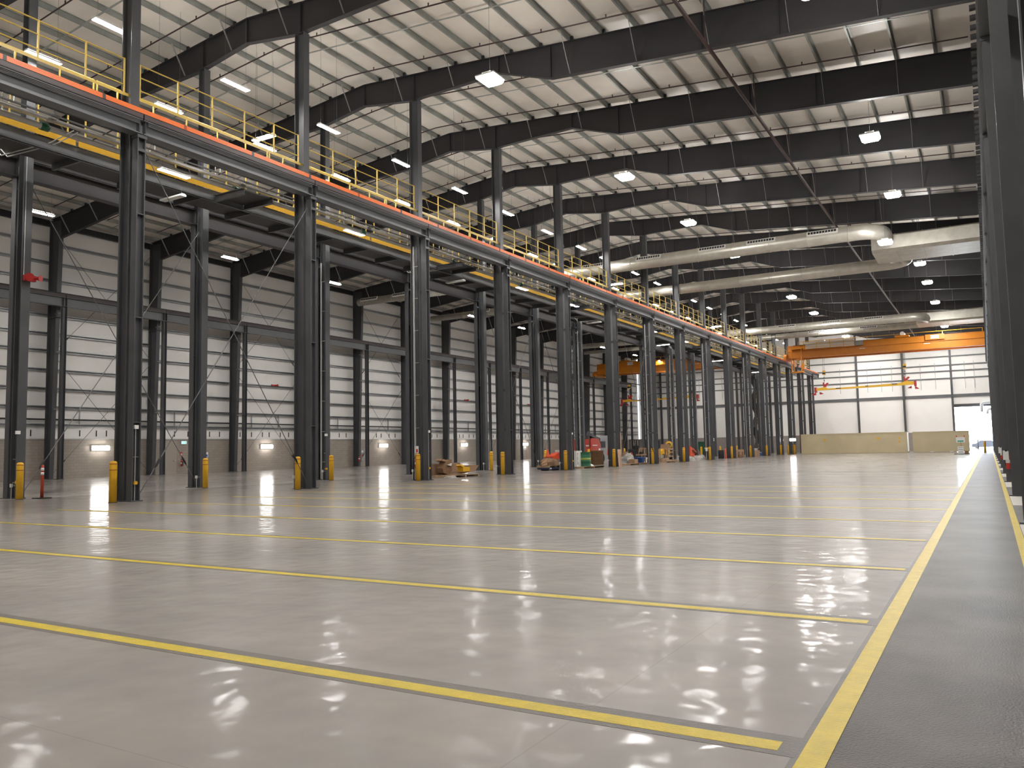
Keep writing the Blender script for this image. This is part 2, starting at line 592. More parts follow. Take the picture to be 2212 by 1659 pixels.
# wall columns (tapered) with the small crane posts
def make_wall_column(k):
    t = thing('wall_column', f'tapered dark steel column at the long white wall, {ORD[k - 1]} along', 'column', (-54.2, Y(k), 0), 'tapered columns at the long white wall')
    m = MB()
    m.box(0, .03, -.15, .15, .03, 17.5)
    m.prism([(.61, .03), (.64, .03), (1.12, 16.15), (1.09, 16.15)], 'xz', -.15, .15)
    m.prism([(.03, .03), (.61, .03), (1.09, 16.15), (1.09, 17.35), (.03, 17.45)], 'xz', -.012, .012)
    m.box(.03, 1.1, -.14, .14, 10.75, 10.79)
    m.build('shaft', 'steel', t)
    MB().box(-.04, .72, -.2, .2, 0, .03).build('base_plate', 'steel', t)
    return t


WXC = -52.56
wproto = None
cp = None
for k in range(1, N - 1):
    if wproto is None:
        wproto = make_wall_column(k)
    else:
        dup(wproto, (-54.2, Y(k), 0), f'tapered dark steel column at the long white wall, {ORD[k - 1]} along')
    lab = f'slim dark crane post in front of the {ORD[k - 1]} wall column'
    if cp is None:
        cp = thing('crane_post', lab, 'column', (WXC, Y(k), 0), 'slim crane posts along the long wall')
        I_vert(MB(), 0, 0, .27, .29, .03, 11.4, 'y').build('shaft', 'steel', cp)
        MB().box(-.18, .18, -.18, .18, 0, .03).build('base_plate', 'steel', cp)
        each('tie_bar', 'brace_metal', cp, [(-.95, -.135, -.05, .05, z, z + .06) for z in (4.6, 8.4, 11.0)])
    else:
        dup(cp, (WXC, Y(k), 0), lab)

# ------------------------------------------------------------------ runway girders (one per bay) with their caps, rails, bars
def make_girder(name, x, face, capm, z0, z1, group, label, webm='girder_grey'):
    """face: side (+1 or -1 in x) that shows the conduits"""
    t = thing(name, label, 'girder', (x, Y(0), z0), group)
    h = z1 - z0
    I_y(MB(), 0, .02, P - .02, 0, h - .18, .40).build('beam', webm, t)
    m = MB()
    m.box(-.22, .22, .02, P - .02, h - .18, h - .15)
    m.box(-.22, -.20, .02, P - .02, h - .18, h).box(.20, .22, .02, P - .02, h - .18, h)
    m.box(-.22, .22, .02, P - .02, h - .02, h)
    m.build('cap_channel', capm, t)
    each('stiffener', 'steel', t, [((.011, .17) if face > 0 else (-.17, -.011)) + (yy, yy + .02, .03, h - .21) for yy in (.10, P - .12)])
    return t


ga = make_girder('runway_girder', XA, 1, 'maroon_primer', GZ, GZ + .66, 'runway girders over the front row', 'grey runway girder over the front column row, first bay from the near end')
for i in range(4):
    MB().tube([(.205, .16, .315 + i * .042), (.205, P - .16, .315 + i * .042)], .013, 6).build('conductor_line', 'rod_metal', ga)
ga.location = (XA, Y(-2), GZ)
ga['label'] = 'grey runway girder over the front column row, at the frame edge before the first column'
for k in list(range(-1, N - 1)):
    if k == N - 2: continue
    dup(ga, (XA, Y(k), GZ), ('grey runway girder entering over the first front-row column' if k == -1 else f'grey runway girder over the front row, from its {ORD[k]} to its {ORD[k + 1]} column'))
last = make_girder('runway_girder', XA, 1, 'maroon_primer', GZ, GZ + .66, 'runway girders over the front row', 'grey runway girder ending over the last front-row column behind the crane cab')
last.location = (XA, Y(15), GZ); last.scale = (1, 4.8 / P, 1)
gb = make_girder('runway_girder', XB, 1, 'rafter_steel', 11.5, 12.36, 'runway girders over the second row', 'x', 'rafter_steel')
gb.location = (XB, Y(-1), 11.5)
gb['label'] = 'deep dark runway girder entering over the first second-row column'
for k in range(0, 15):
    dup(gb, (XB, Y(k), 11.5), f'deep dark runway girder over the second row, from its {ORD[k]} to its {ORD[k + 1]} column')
gw = make_girder('crane_beam', WXC, 1, 'maroon_primer', 11.4, 12.2, 'crane beams along the long wall', 'x')
gw.location = (WXC, Y(1), 11.4)
gw['label'] = 'grey crane beam along the long wall, before the second wall column'
for k in range(2, 15):
    dup(gw, (WXC, Y(k), 11.4), f'grey crane beam along the long wall, from its {ORD[k - 1]} to its {ORD[k]} column')
gr = make_girder('runway_girder', XR, -1, 'steel', GZ, GZ + .66, 'runway girders beside the walkway', 'x')
gr.location = (XR, Y(-1), GZ)
gr['label'] = 'runway girder beside the walkway, before its first column'
for k in range(0, 15):
    dup(gr, (XR, Y(k), GZ), f'runway girder beside the walkway, from its {ORD[k]} to its {ORD[k + 1]} column')

# crane rails
for x, z, lab, xx in ((XA, GZ + .66, 'steel crane rail on the front row girders', 0), (XR, GZ + .66, 'steel crane rail on the girders beside the walkway', 0), (XB, 12.36, 'steel crane rail on the dark second row girders', 0), (WXC, 12.2, 'steel crane rail on the beams along the long wall', 0)):
    t = thing('crane_rail', lab, 'rail', (x, 0, z), 'crane rails')
    m = MB()
    m.box(-.06, .06, Y0 + 10, 134.5, 0, .02).box(-.015, .015, Y0 + 10, 134.5, .02, .09).box(-.035, .035, Y0 + 10, 134.5, .09, .13)
    m.build('rail', 'rafter_steel', t)
    if x == XR:
        m = MB()
        for j in range(0, 214):
            yy = 8 + j * .57
            m.box(-.36, -.06, yy, yy + .16, -.06, .04)
        m.build('clip', 'rafter_steel', t)['kind'] = 'stuff'
# orange conductor bars on the front runway
t = thing('conductor_bar', 'bright orange conductor bar strip along the top of the front runway girder', 'conductor bar', (XA + .20, 0, GZ + .665))
m = MB()
for i in range(4):
    m.box(-.012, .012, 2, 134.2, .006 + i * .038, .040 + i * .038)
m.box(-.022, -.012, 2, 134.2, 0, .16)
m.build('bar', 'orange_bar', t)
for j in range(1, 44):
    yy = Y(0) - 7.2 + j * 2.9
    if yy > 133: break
    MB().box(-.014, .018, yy, yy + .10, 0, .165).build('joint_cover', 'maroon_primer' if j % 3 else 'stripe_red', t)

# ------------------------------------------------------------------ roof frames
PX = [-1.03 - 1.535 * j for j in range(17)]
PXL = [-26.5 - .93 - 1.535 * j for j in range(18)]


def make_rafter(cleats):
    t = thing('roof_rafter', 'dark tapered roof rafter over the first column line', 'rafter', (0, Y(0), 0), 'roof rafters')
    m = MB()
    poly = [(-54.1, 16.0)] + prof_bot + prof_top
    poly[0] = (-54.1, 16.15)
    m.prism(poly, 'xz', -.010, .010)
    m.build('web', 'rafter_steel', t)
    m = MB()
    for (a, za), (b, zb) in zip(prof_bot, prof_bot[1:]):
        m.bar((a, 0, za), (b, 0, zb), .24, .03)
    m.build('bottom_flange', 'rafter_steel', t)
    m = MB()
    for (a, za), (b, zb) in zip(prof_top, prof_top[1:]):
        m.bar((a, 0, za - .015), (b, 0, zb - .015), .24, .03)
    m.build('top_flange', 'rafter_steel', t)
    each('stiffener', 'rafter_steel', t, [(x - .012, x + .012, -.11, .11, bot_z(x), top_z(x) - .03) for x in (-26.5, -23.35, -29.3, -18.5, -15.8, -9.0, -6.0)])
    if cleats: each('purlin_cleat', 'rafter_steel', t, [(x - .03, x + .13, -.05, .05, top_z(x), top_z(x) + .20) for x in PXL + PX if -53 < x < -12])
    xs = [p for i, p in enumerate(PX) if i % 2 == 1] + [p for i, p in enumerate(PXL) if i % 2 == 0]
    for x in xs:
        if x < -53: continue
        MB().bar((x, -.10, bot_z(x) + .03), (x + .03, -.10 - (top_z(x) - bot_z(x)) * .62, top_z(x) + .02), .075, .008, up=(1, 0, 0)).build('flange_brace', 'brace_metal', t)
    return t


rf = make_rafter(True)
rf2 = make_rafter(False)
rf2.location = (0, Y(6), 0); rf2['label'] = 'dark tapered roof rafter over the seventh column line'
for k in range(1, N):
    if k == 6: continue
    dup(rf if k < 6 else rf2, (0, Y(k), 0), f'dark tapered roof rafter over the {ORD[k]} column line')

for i, x in enumerate(PX + PXL):
    right = i < len(PX)
    j = i if right else i - len(PX)
    lab = f'galvanised roof purlin above the open hall, {ORD[j]} from the walkway side' if right else f'galvanised roof purlin on the low side of the ridge, {ORD[j]} down from it'
    z = top_z(x) + .002
    t = thing('roof_purlin', lab, 'purlin', (x, 0, z), 'roof purlins')
    m = MB()
    m.box(-.006, .006, 4, Y1 - .2, 0, .21).box(0, .075, 4, Y1 - .2, .204, .21).box(-.075, 0, 4, Y1 - .2, 0, .006)
    m.box(-.075, -.069, 4, Y1 - .2, 0, .02)
    m.build('section', 'purlin_metal', t)
# thin flat roof straps across the purlins, in every bay
for k in range(0, 9):
    y = Y(k) + 3.6
    t = thing('roof_strap', f'thin galvanised strap across the purlins in bay {k + 1} of the roof'.replace(f'bay {k + 1}', f'the {ORD[k]} bay'), 'strap', (0, y, 0), 'roof straps')
    m = MB()
    m.bar((-1, 0, top_z(-1) + .0), (-26.5, 0, top_z(-26.5)), .09, .01).bar((-26.5, 0, top_z(-26.5)), (-53, 0, top_z(-53)), .09, .01)
    m.build('strap', 'purlin_metal', t)
# sprinkler branch pipes under the purlins
n = 0
for k in range(0, N - 1):
    for dy, nm in ((-1.5, 'just before'), (2.25, 'just beyond')):
        y = Y(k) + dy
        t = thing('sprinkler_pipe', f'dark red sprinkler branch pipe {nm} the {ORD[k]} roof rafter', 'pipe', (0, y, 0), 'sprinkler branch pipes')
        m = MB()
        m.tube([(.2, 0, top_z(.2) - .13), (-25.2, 0, top_z(-25.2) - .13), (-26.5, 0, top_z(-26.5) - .16), (-27.8, 0, top_z(-27.8) - .13), (-51.5, 0, top_z(-51.5) - .13)], .03, 6)
        m.build('pipe', 'pipe_red', t)
        if k < 6:
            for x in (-3.3, -6.3, -9.4, -12.5, -15.5, -18.6, -21.7, -24.7, -28, -31, -34.1, -37.2):
                MB().lathe([(.038, -.01), (.022, .05), (.034, .12), (0, .13)], (x, 0, top_z(x) - .11), 6).build('sprinkler_head', 'pipe_red', t)
t = thing('sprinkler_main', 'long brown sprinkler main hung under the rafters along the hall', 'pipe', (-8.5, 0, 16.72))
MB().tube([(0, 6, 0), (0, 132, 0)], .075, 10).build('pipe', 'pipe_red', t)
for k in range(0, 15):
    MB().bar((.05, Y(k) - 1.5, .02), (.05, Y(k) - 1.5, top_z(-8.5) - 16.72 - .1), .04).build('hanger', 'pipe_red', t)

# ------------------------------------------------------------------ rod bracing
def rods(label, x, k, z0, z1, zz0=None, group='cross bracing rods', r=.016, x2=None):
    t = thing('brace_rod', label, 'rod', (x, Y(k), 0), group)
    MB().tube([(0, .25, z0), (0, P - .2, z1)], r, 6).build('rod', 'rod_metal', t)
    d = Vector((0, P - .45, z1 - z0)).normalized()
    p = Vector((0, .25, z0)) + d * .9
    MB().tube([p, p + d * .12, p + d * .3, p + d * .42], [.02, .04, .04, .02], 6).build('turnbuckle', 'black_steel', t)
    return t


for row, x in (('front', -22.86), ('second', -29.3)):
    zt = 11.1
    for k in ((0, 5) if row == 'front' else (0, 4, 5)):
        rods(f'rod rising from the {ORD[k]} to the {ORD[k + 1]} column of the {row} row', x, k, .25, zt)
        t = rods(f'rod falling from the {ORD[k]} to the {ORD[k + 1]} column of the {row} row', x + .05, k, .25, zt)
        t.location = (x + .05, Y(k + 1), 0); t.rotation_euler = (0, 0, math.pi)
for k in (2, 4, 6):
    for z0, z1, nm in ((.3, 8.2, 'low'), (8.6, 16.5, 'high')):
        rods(f'{nm} rod rising beyond the {ORD[k - 1]} column of the long wall', -53.9, k, z0, z1)
        t = rods(f'{nm} rod falling beyond the {ORD[k - 1]} column of the long wall', -53.85, k, z0, z1)
        t.location = (-53.85, Y(k + 1), 0); t.rotation_euler = (0, 0, math.pi)

# ------------------------------------------------------------------ catwalks between the rows
def rail_panel(name, label, group, x, y, L, z, rails, posts, h, toe=None):
    t = thing(name, label, 'railing', (x, y, z), group)
    for p in posts:
        MB().box(-.022, .022, p - .022, p + .022, 0, h).build('post', 'yellow_rail', t)
    for r in rails:
        MB().tube([(0, posts[0], r), (0, posts[-1], r)], .022, 6).build('rail', 'yellow_rail', t)
    if toe:
        MB().box(.022, .03, 0, L, 0, toe).build('toe_board', 'yellow_rail', t)
    return t


UZ = 12.92
posts = [.28, 1.72, 3.15, 4.6, 6.05, 7.34]
ra = rail_panel('guardrail', 'yellow guardrail above the orange strip, before the first front-row column', 'guardrails above the front row', -23.27, Y(-1), P, UZ, (1.22, .80, .36), posts, 1.24, .1)
for k in range(0, 15):
    dup(ra, (-23.27, Y(k), UZ), f'yellow guardrail above the orange strip, between front-row columns {k + 1} and {k + 2}'.replace(f'columns {k + 1} and {k + 2}', f'the {ORD[k]} and {ORD[k + 1]} columns').replace('front-row the', 'the'))
posts2 = [.8, 2.2, 3.6, 5.0, 6.4]
rb = rail_panel('guardrail', 'x', 'guardrails behind the upper catwalk', -25.25, Y(-1), P, UZ, (1.1, .55), [0.05] + posts2 + [7.55], 1.12, .1)
rb['label'] = 'rear yellow guardrail of the upper catwalk, before the first column line'
for k in range(0, 15):
    dup(rb, (-25.25, Y(k), UZ), f'rear yellow guardrail of the upper catwalk, bay after the {ORD[k]} column line')
t = thing('upper_catwalk', 'dark grating deck of the upper catwalk between the two yellow guardrails', 'catwalk', (-24.26, 0, UZ - .06))
MB().box(-.99, .55, 4, 133, 0, .05).build('deck', 'grating', t)
each('bracket', 'steel', t, [(-1.0, .66, Y(k) + .3, Y(k) + .38, -.12, 0) for k in range(-1, 15)])
# lower walkway beside the second row
WZ = 11.95
t = thing('lower_walkway', 'dark grating walkway hung between the column rows beside the deep girder', 'walkway', (-26.3, 0, WZ))
MB().box(-2.1, -.04, 4, 133, -.06, -.01).build('deck', 'grating', t)
m = MB()
I = m.box(-.02, .0, 4, 133, -.42, -.0).box(-.10, .0, 4, 133, -.42, -.40).box(-.10, 0, 4, 133, -.02, 0)
m.build('stringer', 'girder_grey', t)
each('joist', 'steel', t, [(-2.1, -.03, Y(k) + P * f + .4, Y(k) + P * f + .48, -.3, -.06) for k in range(-1, 13) for f in (.0, .33, .66)])
lp = [.3, 1.5, 2.4, 3.9, 5.4, 6.3, 7.3]
rc = rail_panel('walkway_railing', 'x', 'railings of the lower walkway', -26.25, Y(-1), P, WZ, (1.05, .55), lp, 1.07, None)
rc['label'] = 'yellow railing with toe board on the lower walkway, before the first column line'
m = MB().box(.024, .032, .05, P - .05, 0, .20)
m.build('toe_board', 'bollard_yellow', rc)
for k in range(0, 15):
    dup(rc, (-26.25, Y(k), WZ), f'yellow railing with toe board on the lower walkway, bay after the {ORD[k]} column line')
# cross platforms between walkway and front row
pf = None
for i, k in enumerate((1, 3, 5, 7, 9, 11, 13)):
    lab = f'dark cross platform under the catwalk, {ORD[i]} from the near end'
    loc = (-26.3, Y(k) - 1.75, WZ)
    if pf is None:
        pf = thing('cross_platform', lab, 'platform', loc, 'cross platforms under the catwalk')
        MB().box(0.02, 1.6, 0, 1.3, -.22, -.17).build('plate', 'grating', pf)
        for yy in (-.08, 1.38): I_x(MB(), 0.02, 1.7, yy, -.42, -.17, .16).build('beam', 'steel', pf)
    else:
        dup(pf, loc, lab)
# pipes and trays between the rows
for i, (x, z, r, mt, lab) in enumerate(((-25.02, 12.06, .07, 'pipe_pale', 'upper pale pipe hung along between the column rows'), (-25.38, 11.90, .10, 'pipe_pale', 'thick pale pipe hung along between the column rows'), (-24.75, 12.10, .035, 'rod_metal', 'thin grey pipe hung along between the column rows'), (-24.4, 12.16, .03, 'black_steel', 'thin black pipe hung along close behind the front girder'), (-29.5, 12.43, .028, 'conduit_metal', 'pale conduit along the top of the deep second row girder'), (-29.42, 12.40, .022, 'conduit_metal', 'thinner conduit beside it along the deep girder top'))):
    t = thing('service_pipe', lab, 'pipe', (x, 0, z), 'service pipes between the rows')
    MB().tube([(0, 6, 0), (0, 132, 0)], r, 8).build('pipe', mt, t)
    if i < 4:
        each('hanger', 'brace_metal', t, [(-.012, .012, Y(k) + P * f, Y(k) + P * f + .03, r * .7, UZ - .06 - z) for k in range(-1, 10) for f in (.25, .62)])
        for k in range(-1, 8):
            MB().tube([(0, Y(k) + 5.9, 0), (0, Y(k) + 6.15, 0)], r * 1.35, 8).build('coupling', 'drum_green' if i == 1 else mt, t)
# bent conduits from the deep girder to the cross members
for i, k in enumerate((-1, 2, 5, 8)):
    y = Y(k) + 6.2
    t = thing('bent_conduit', f'bent conduit pair swinging off the deep girder, {ORD[i]} from the near end', 'conduit', (-29.5, y, 12.4), 'bent conduits off the deep girder')
    MB().tube([(0, 0, .02), (.25, .15, -.1), (.6, .35, -.55), (3.3, .5, -.62), (4.6, .5, -.5)], .02, 6).build('conduit', 'conduit_metal', t)
    MB().tube([(0, .12, .02), (.35, .3, -.1), (.7, .5, -.57), (3.3, .64, -.64), (4.6, .64, -.52)], .02, 6).build('conduit', 'conduit_metal', t)

# ------------------------------------------------------------------ lamps
def strip_lamp(name, label, group, loc, rz=0, wire=3.0, lit=True):
    t = thing(name, label, 'lamp', loc, group, rz)
    m = MB()
    m.prism([(-.13, -.02), (-.122, -.02), (-.122, 0), (.122, 0), (.122, -.02), (.13, -.02), (.13, .035), (.06, .075), (-.06, .075), (-.13, .035)], 'xz', -.62, .62)
    m.build('housing', 'white_paint', t)
    MB().box(-.119, .119, -.61, .61, -.024, -.001).build('lens', ('sign_white', 'led_lens', 'under_lens')[int(lit)], t)
    if lit == 1: MB().box(-.05, .05, -.58, .58, .076, .082).build('uplight_lens', 'added_ceiling_fill', t)  # added emitter on the housing top that brightens the ceiling
    for yy in (-.5, .5): MB().tube([(0, yy, .06), (0, yy, wire)], .005, 4).build('suspension_wire', 'rod_metal', t)
    return t


SP = 5.18
lamps = {}
i = 0
for line, x in (('front', -24.5), ('rear', -28.5)):
    for n in range(-2, 23):
        y = Y(0) + .05 + n * SP - (1.1 if n in (8, 16) else 0)
        if y > 133: continue
        nm = ORD[n + 2]
        lab = f'lit strip lamp in the {line} string over the catwalks, {nm} along'
        if i == 0:
            sl = strip_lamp('strip_lamp', lab, 'strip lamps over the catwalks', (x, y, 15.72), 0, 4.40)
        else:
            dup(sl, (x, y, 15.72), lab, 'strip lamps over the catwalks')
        i += 1
for i, (x, y) in enumerate(((-26.3, 24.1), (-26.3, 62.5), (-26.3, 92))):
    dup(sl, (x, y, 15.0), f'lit strip lamp turned across the catwalks, {ORD[i]} from the near end', 'strip lamps turned across', math.pi / 2)
# under the catwalk
for i, (x, y, z) in enumerate(((-25.2, 18.85, 11.70), (-25.2, 28.65, 11.68), (-25.2, 44.6, 11.6), (-25.2, 52.1, 11.6), (-25.2, 68.3, 11.6), (-25.2, 76.9, 11.6))):
    lab = f'lit strip lamp hung under the catwalk pipes, {ORD[i]} from the near end'
    if i == 0:
        ul = strip_lamp('strip_lamp', lab, 'strip lamps under the catwalk', (x, y, z), 0, 1.15, 2)
    else:
        dup(ul, (x, y, z), lab)
ol = None
for i, (x, y, lit) in enumerate(((-26.4, 19.7, 0), (-26.4, 38.8, 0), (-26.4, 58.1, 0), (-26.4, 73.9, 1), (-26.4, 92.0, 1), (-26.4, 110.1, 1))):
    lab = f'{"lit" if lit else "dark unlit"} strip lamp hung across below the walkway, {ORD[i]} from the near end'
    loc = (x, y, 11.2 if not lit else 11.05)
    if i in (0, 3):
        ol = strip_lamp('strip_lamp', lab, 'strip lamps hung across below the walkway', loc, math.pi / 2, .70, 2 * lit)
    else:
        dup(ol, loc, lab, None, math.pi / 2)


def high_bay(name, label, group, loc, size, lens, wire):
    t = thing(name, label, 'lamp', loc, group)
    m = MB()
    m.box(-size, size, -size, size, .10, .16)
    m.box(-size * .45, size * .45, -size * .7, size * .7, .16, .26)
    m.build('housing', 'white_paint', t)
    MB().prism([(-size * .95, .10), (-size * .95, .04), (-size * .7, -.04), (size * .7, -.04), (size * .95, .04), (size * .95, .10)], 'xz', -size * .93, size * .93).build('lens', lens, t)
    for sx in (-1, 1): MB().box(sx * size * .55, sx * size * .95, -size * .9, size * .9, .161, .168).build('uplight_lens', 'added_ceiling_fill', t)  # added upward-glowing patches, extra light for the ceiling
    MB().tube([(0, 0, .26), (0, 0, wire)], .006, 4).build('suspension_wire', 'rod_metal', t)
    return t


hb = None
for i, y in enumerate((3.0, 15.0, 26.1, 39.7, 50.4, 61.2, 71.7, 82.2, 94.0, 106.3, 117.5, 125.5, 132.0)):  # the last two are unseen lamps added to brighten the end wall
    lab = f'big square high-bay lamp over the hall on the catwalk side, {ORD[i]} along'
    if hb is None: hb = high_bay('high_bay_lamp', lab, 'high-bay lamps over the hall', (-16, y, 15.72), .42, 'highbay_lens', 3.74)
    else: dup(hb, (-16, y, 15.72), lab)
for i, (x, y) in enumerate(((-4, 2.5), (-4, 14.0), (-4, 26.0), (-4, 40.5), (-4, 50.8), (-5.0, 56.0), (-4, 72.1), (-4, 81.2), (-4, 93.5), (-4, 108.0), (-4, 114), (-4, 124), (-4, 132))):  # the two farthest are added out of sight as end wall light
    if i == 0: hb = high_bay('high_bay_lamp', 'x', 'high-bay lamps over the hall', (x, y, 15.55), .42, 'highbay_lens', 2.92); hb['label'] = 'big square high-bay lamp over the hall on the walkway side, first along'
    else: dup(hb, (x, y, 15.55 if x == -4 else 14.0), f'big square high-bay lamp over the hall on the walkway side, {ORD[i]} along')
lb = None
for i, y in enumerate((10.5, 23.5, 35.7, 45.5, 56, 64.5, 74, 84, 95, 106, 116, 124, 132)):  # farthest lamps are added to lighten the end of the low bay
    lab = f'lit lamp under the low bay roof, {ORD[i]} along'
    if lb is None: lb = strip_lamp('bay_lamp', lab, 'lamps under the low bay roof', (-42, y, 14.15), 0, 4.7); [c for c in lb.children if c.name.startswith('lens')][0].data.materials[0] = M['bay_lens']
    else: dup(lb, (-42, y, 14.15), lab)
# second row of low bay lamps nearer the long wall is not seen; the wall packs on the block base are
wp = None
for i, y in enumerate((Y(.6), Y(2.5), Y(4.51), Y(6.58), Y(8.55), Y(10.5), Y(12.5))):
    lab = f'glowing wall lamp on the block base, {ORD[i]} along the long wall'
    if wp is None:
        wp = thing('wall_lamp', lab, 'lamp', (XW, y, 2.03), 'wall lamps on the block base')
        MB().prism([(0, .20), (.14, .20), (.17, .16), (.17, -.16), (0, -.20)], 'xz', -.64, .64).build('housing', 'white_paint', wp)
        MB().prism([(.172, -.17), (.26, -.15), (.30, -.05), (.30, .08), (.25, .16), (.172, .17)], 'xz', -.62, .62).build('lens', 'wallpack_lens', wp)
    else:
        dup(wp, (XW, y, 2.03), lab)

# ------------------------------------------------------------------ painted floor lines
def painted_line(name, label, x0, x1, y0, y1, m='line_yellow', group='yellow cross lines on the floor', edge=None, rag=True):
    t = thing(name, label, 'floor line', ((x0 + x1) / 2, (y0 + y1) / 2, 0), group)
    if edge:
        a, b, c, d = edge
        MB().box(x0 - a, x1 + b, y0 - c, y1 + d, 0, .0009 if group is None else .0014).build('ground_edge', 'coat_edge', t, world=True)
    MB().box(x0, x1, y0, y1, .0, .0026).build('paint', m, t, world=True)
    return t


for n in range(0, 9):
    y = 3.885 + 2.932 * n
    painted_line('floor_line', f'yellow cross line on the open floor, {ORD[n]} from the near end', -21.6, -.90 + n * .02, y - .060, y + .060, edge=(0, .085, .050, .095) if n < 5 else None)
painted_line('lane_line', 'wide yellow line between the pale floor and the dark walkway', -.80, -.68, -7.5, 136, m='line_yellow', group=None, edge=(.03, 0, 0, 0))
painted_line('lane_line', 'yellow line at the foot of the columns beside the walkway', .24, .335, -7.5, 136, group=None)
t = thing('chalk_line', 'faint red chalk line beside the nearest yellow cross line', 'floor line', (-1.6, 3.97, 0))
MB().box(-2.6, -.84, 3.972, 3.995, 0, .001).build('mark', 'red_chalk', t, world=True)
for i, (y, x0, x1, lab) in enumerate(((41.3, -22.4, -.66, 'dark narrow trench across the floor before the fourth columns'), (88.0, -22.4, 1.0, 'dark narrow trench across the floor before the cream containers'))):
    t = thing('floor_trench', lab, 'trench', (0, y, 0))
    MB().box(x0, x1, y - .09, y + .09, 0, .002).build('slot', 'groove_dark', t, world=True)
t = thing('floor_channel', 'long narrow channel in the floor along the second column row', 'channel', (-28.3, 0, 0))
MB().box(-28.36, -28.26, 4, 134, 0, .003).build('slot', 'groove_dark', t, world=True)
for k in range(0, 12):
    lab = f'pale concrete pad before the {ORD[k]} column beside the walkway'
    if k == 0:
        pd = thing('concrete_pad', lab, 'pad', (.0, Y(0), 0), 'pale pads beside the walkway')
        MB().box(.345, 1.6, -3.4, -.25, 0, .004).build('slab', 'pad_white', pd)
    else:
        dup(pd, (0, Y(k), 0), lab)

# ------------------------------------------------------------------ bollards and posts
def make_bollard(label, loc, group):
    t = thing('bollard', label, 'bollard', loc, group)
    MB().lathe([(.112, .01), (.112, 1.18), (.106, 1.21), (.085, 1.24), (.045, 1.255), (0, 1.258)], n=18).build('sleeve', 'bollard_yellow', t)
    for z in (.985, 1.165): MB().lathe([(.1125, z - .012), (.1145, z - .010), (.1145, z + .010), (.1125, z + .012)], n=18).build('stripe', 'stripe_red', t)
    MB().lathe([(.13, 0), (.13, .012), (.1, .014)], n=14).build('foot_ring', 'black_steel', t)
    return t


bo = make_bollard('yellow bollard with red stripes before the first front-row column', (-22.95, Y(0) - .60, 0), 'bollards of the front row')
for k in range(1, 15):
    dup(bo, (-22.95, Y(k) - .60, 0), f'yellow bollard with red stripes before the {ORD[k]} front-row column')
for k in range(0, 15):
    dup(bo, (-28.62, Y(k) - .28, 0), f'yellow bollard with red stripes beside the {ORD[k]} second-row column', 'bollards of the second row')
for i, (x, y, lab) in enumerate(((-.45, 101, 'lone yellow bollard at the far end of the walkway'), (-21.95, 110.2, 'yellow bollard under the floor lamp beside the long container'), (-22.2, 107.4, 'yellow bollard just before the floor lamp by the long container'))):
    dup(bo, (x, y, 0), lab, 'free-standing bollards')
t = thing('delineator_post', 'red delineator post with white bands on a black foot beside a bollard', 'post', (-28.32, 16.1, 0))
MB().box(-.22, .22, -.22, .22, 0, .03).build('foot', 'rubber', t)
MB().lathe([(.055, .03), (.048, 1.12), (.04, 1.15), (0, 1.155)], n=14).build('tube', 'delineator_red', t)
for z in (.80, .95): MB().lathe([(.0505, z), (.0525, z), (.0525, z + .10), (.0505, z + .10)], n=14).build('reflective_band', 'sign_white', t)

# ------------------------------------------------------------------ conduits, boxes, signs and extinguishers on the columns
def conduit_drop(label, loc, h, rz=0, yellow=True):
    t = thing('conduit_drop', label, 'conduit', loc, 'conduit drops on the columns', rz)
    MB().tube([(0, 0, .0), (0, 0, h)], .014, 6).build('pipe', 'conduit_metal', t)
    MB().box(-.035, .05, -.07, .07, h - .02, h + .10).build('junction_box', 'white_paint', t)
    for z in (.55, 1.35): MB().box(-.03, -.012, -.12, .12, z, z + .03).build('strut', 'galvanised', t)
    if yellow: MB().box(.0, .06, -.05, .05, .52, .62).build('socket_box', 'bollard_yellow', t)
    return t


cd = conduit_drop('pale conduit with a yellow socket box on the first front-row column', (XA + .075, Y(0), 0), 2.25)
for k in (2, 4): dup(cd, (XA + .075, Y(k), 0), f'pale conduit with a yellow socket box on the {ORD[k]} front-row column')
for k in (0, 2, 3): dup(cd, (-29.13, Y(k) - .12, 0), f'pale conduit with a yellow socket box on the {ORD[k]} second-row column')


def base_conduit(label, loc):
    t = thing('floor_conduit', label, 'conduit', loc, 'short conduits rising from the floor')
    MB().tube([(0, 0, 0), (0, 0, .42)], .016, 6).build('pipe', 'conduit_metal', t)
    MB().box(-.04, .03, -.04, .03, .40, .52).build('junction_box', 'white_paint', t)
    MB().box(-.02, .16, .03, .05, .44, .47).build('strut', 'galvanised', t)
    return t


bc = None
for row, xx in (('front', XA - .72), ('second', -29.28)):
    for k in range(0, 8):
        lab = f'short pale floor conduit at the foot of the {ORD[k]} {row}-row column'
        loc = (xx, Y(k) - .2, 0)
        if bc is None: bc = base_conduit(lab, loc)
        else: dup(bc, loc, lab)


def cable_ladder(label, loc, h):
    t = thing('cable_run', label, 'cable run', loc, 'vertical cable runs on the columns')
    for x in (-.10, -.04): MB().tube([(x, -.02, .05), (x, -.02, h)], .016, 6).build('pipe', 'conduit_metal', t)
    z = .9
    while z < h:
        MB().box(-.12, .16, -.0, .015, z, z + .035).build('strut', 'galvanised', t)
        z += 1.55
    return t


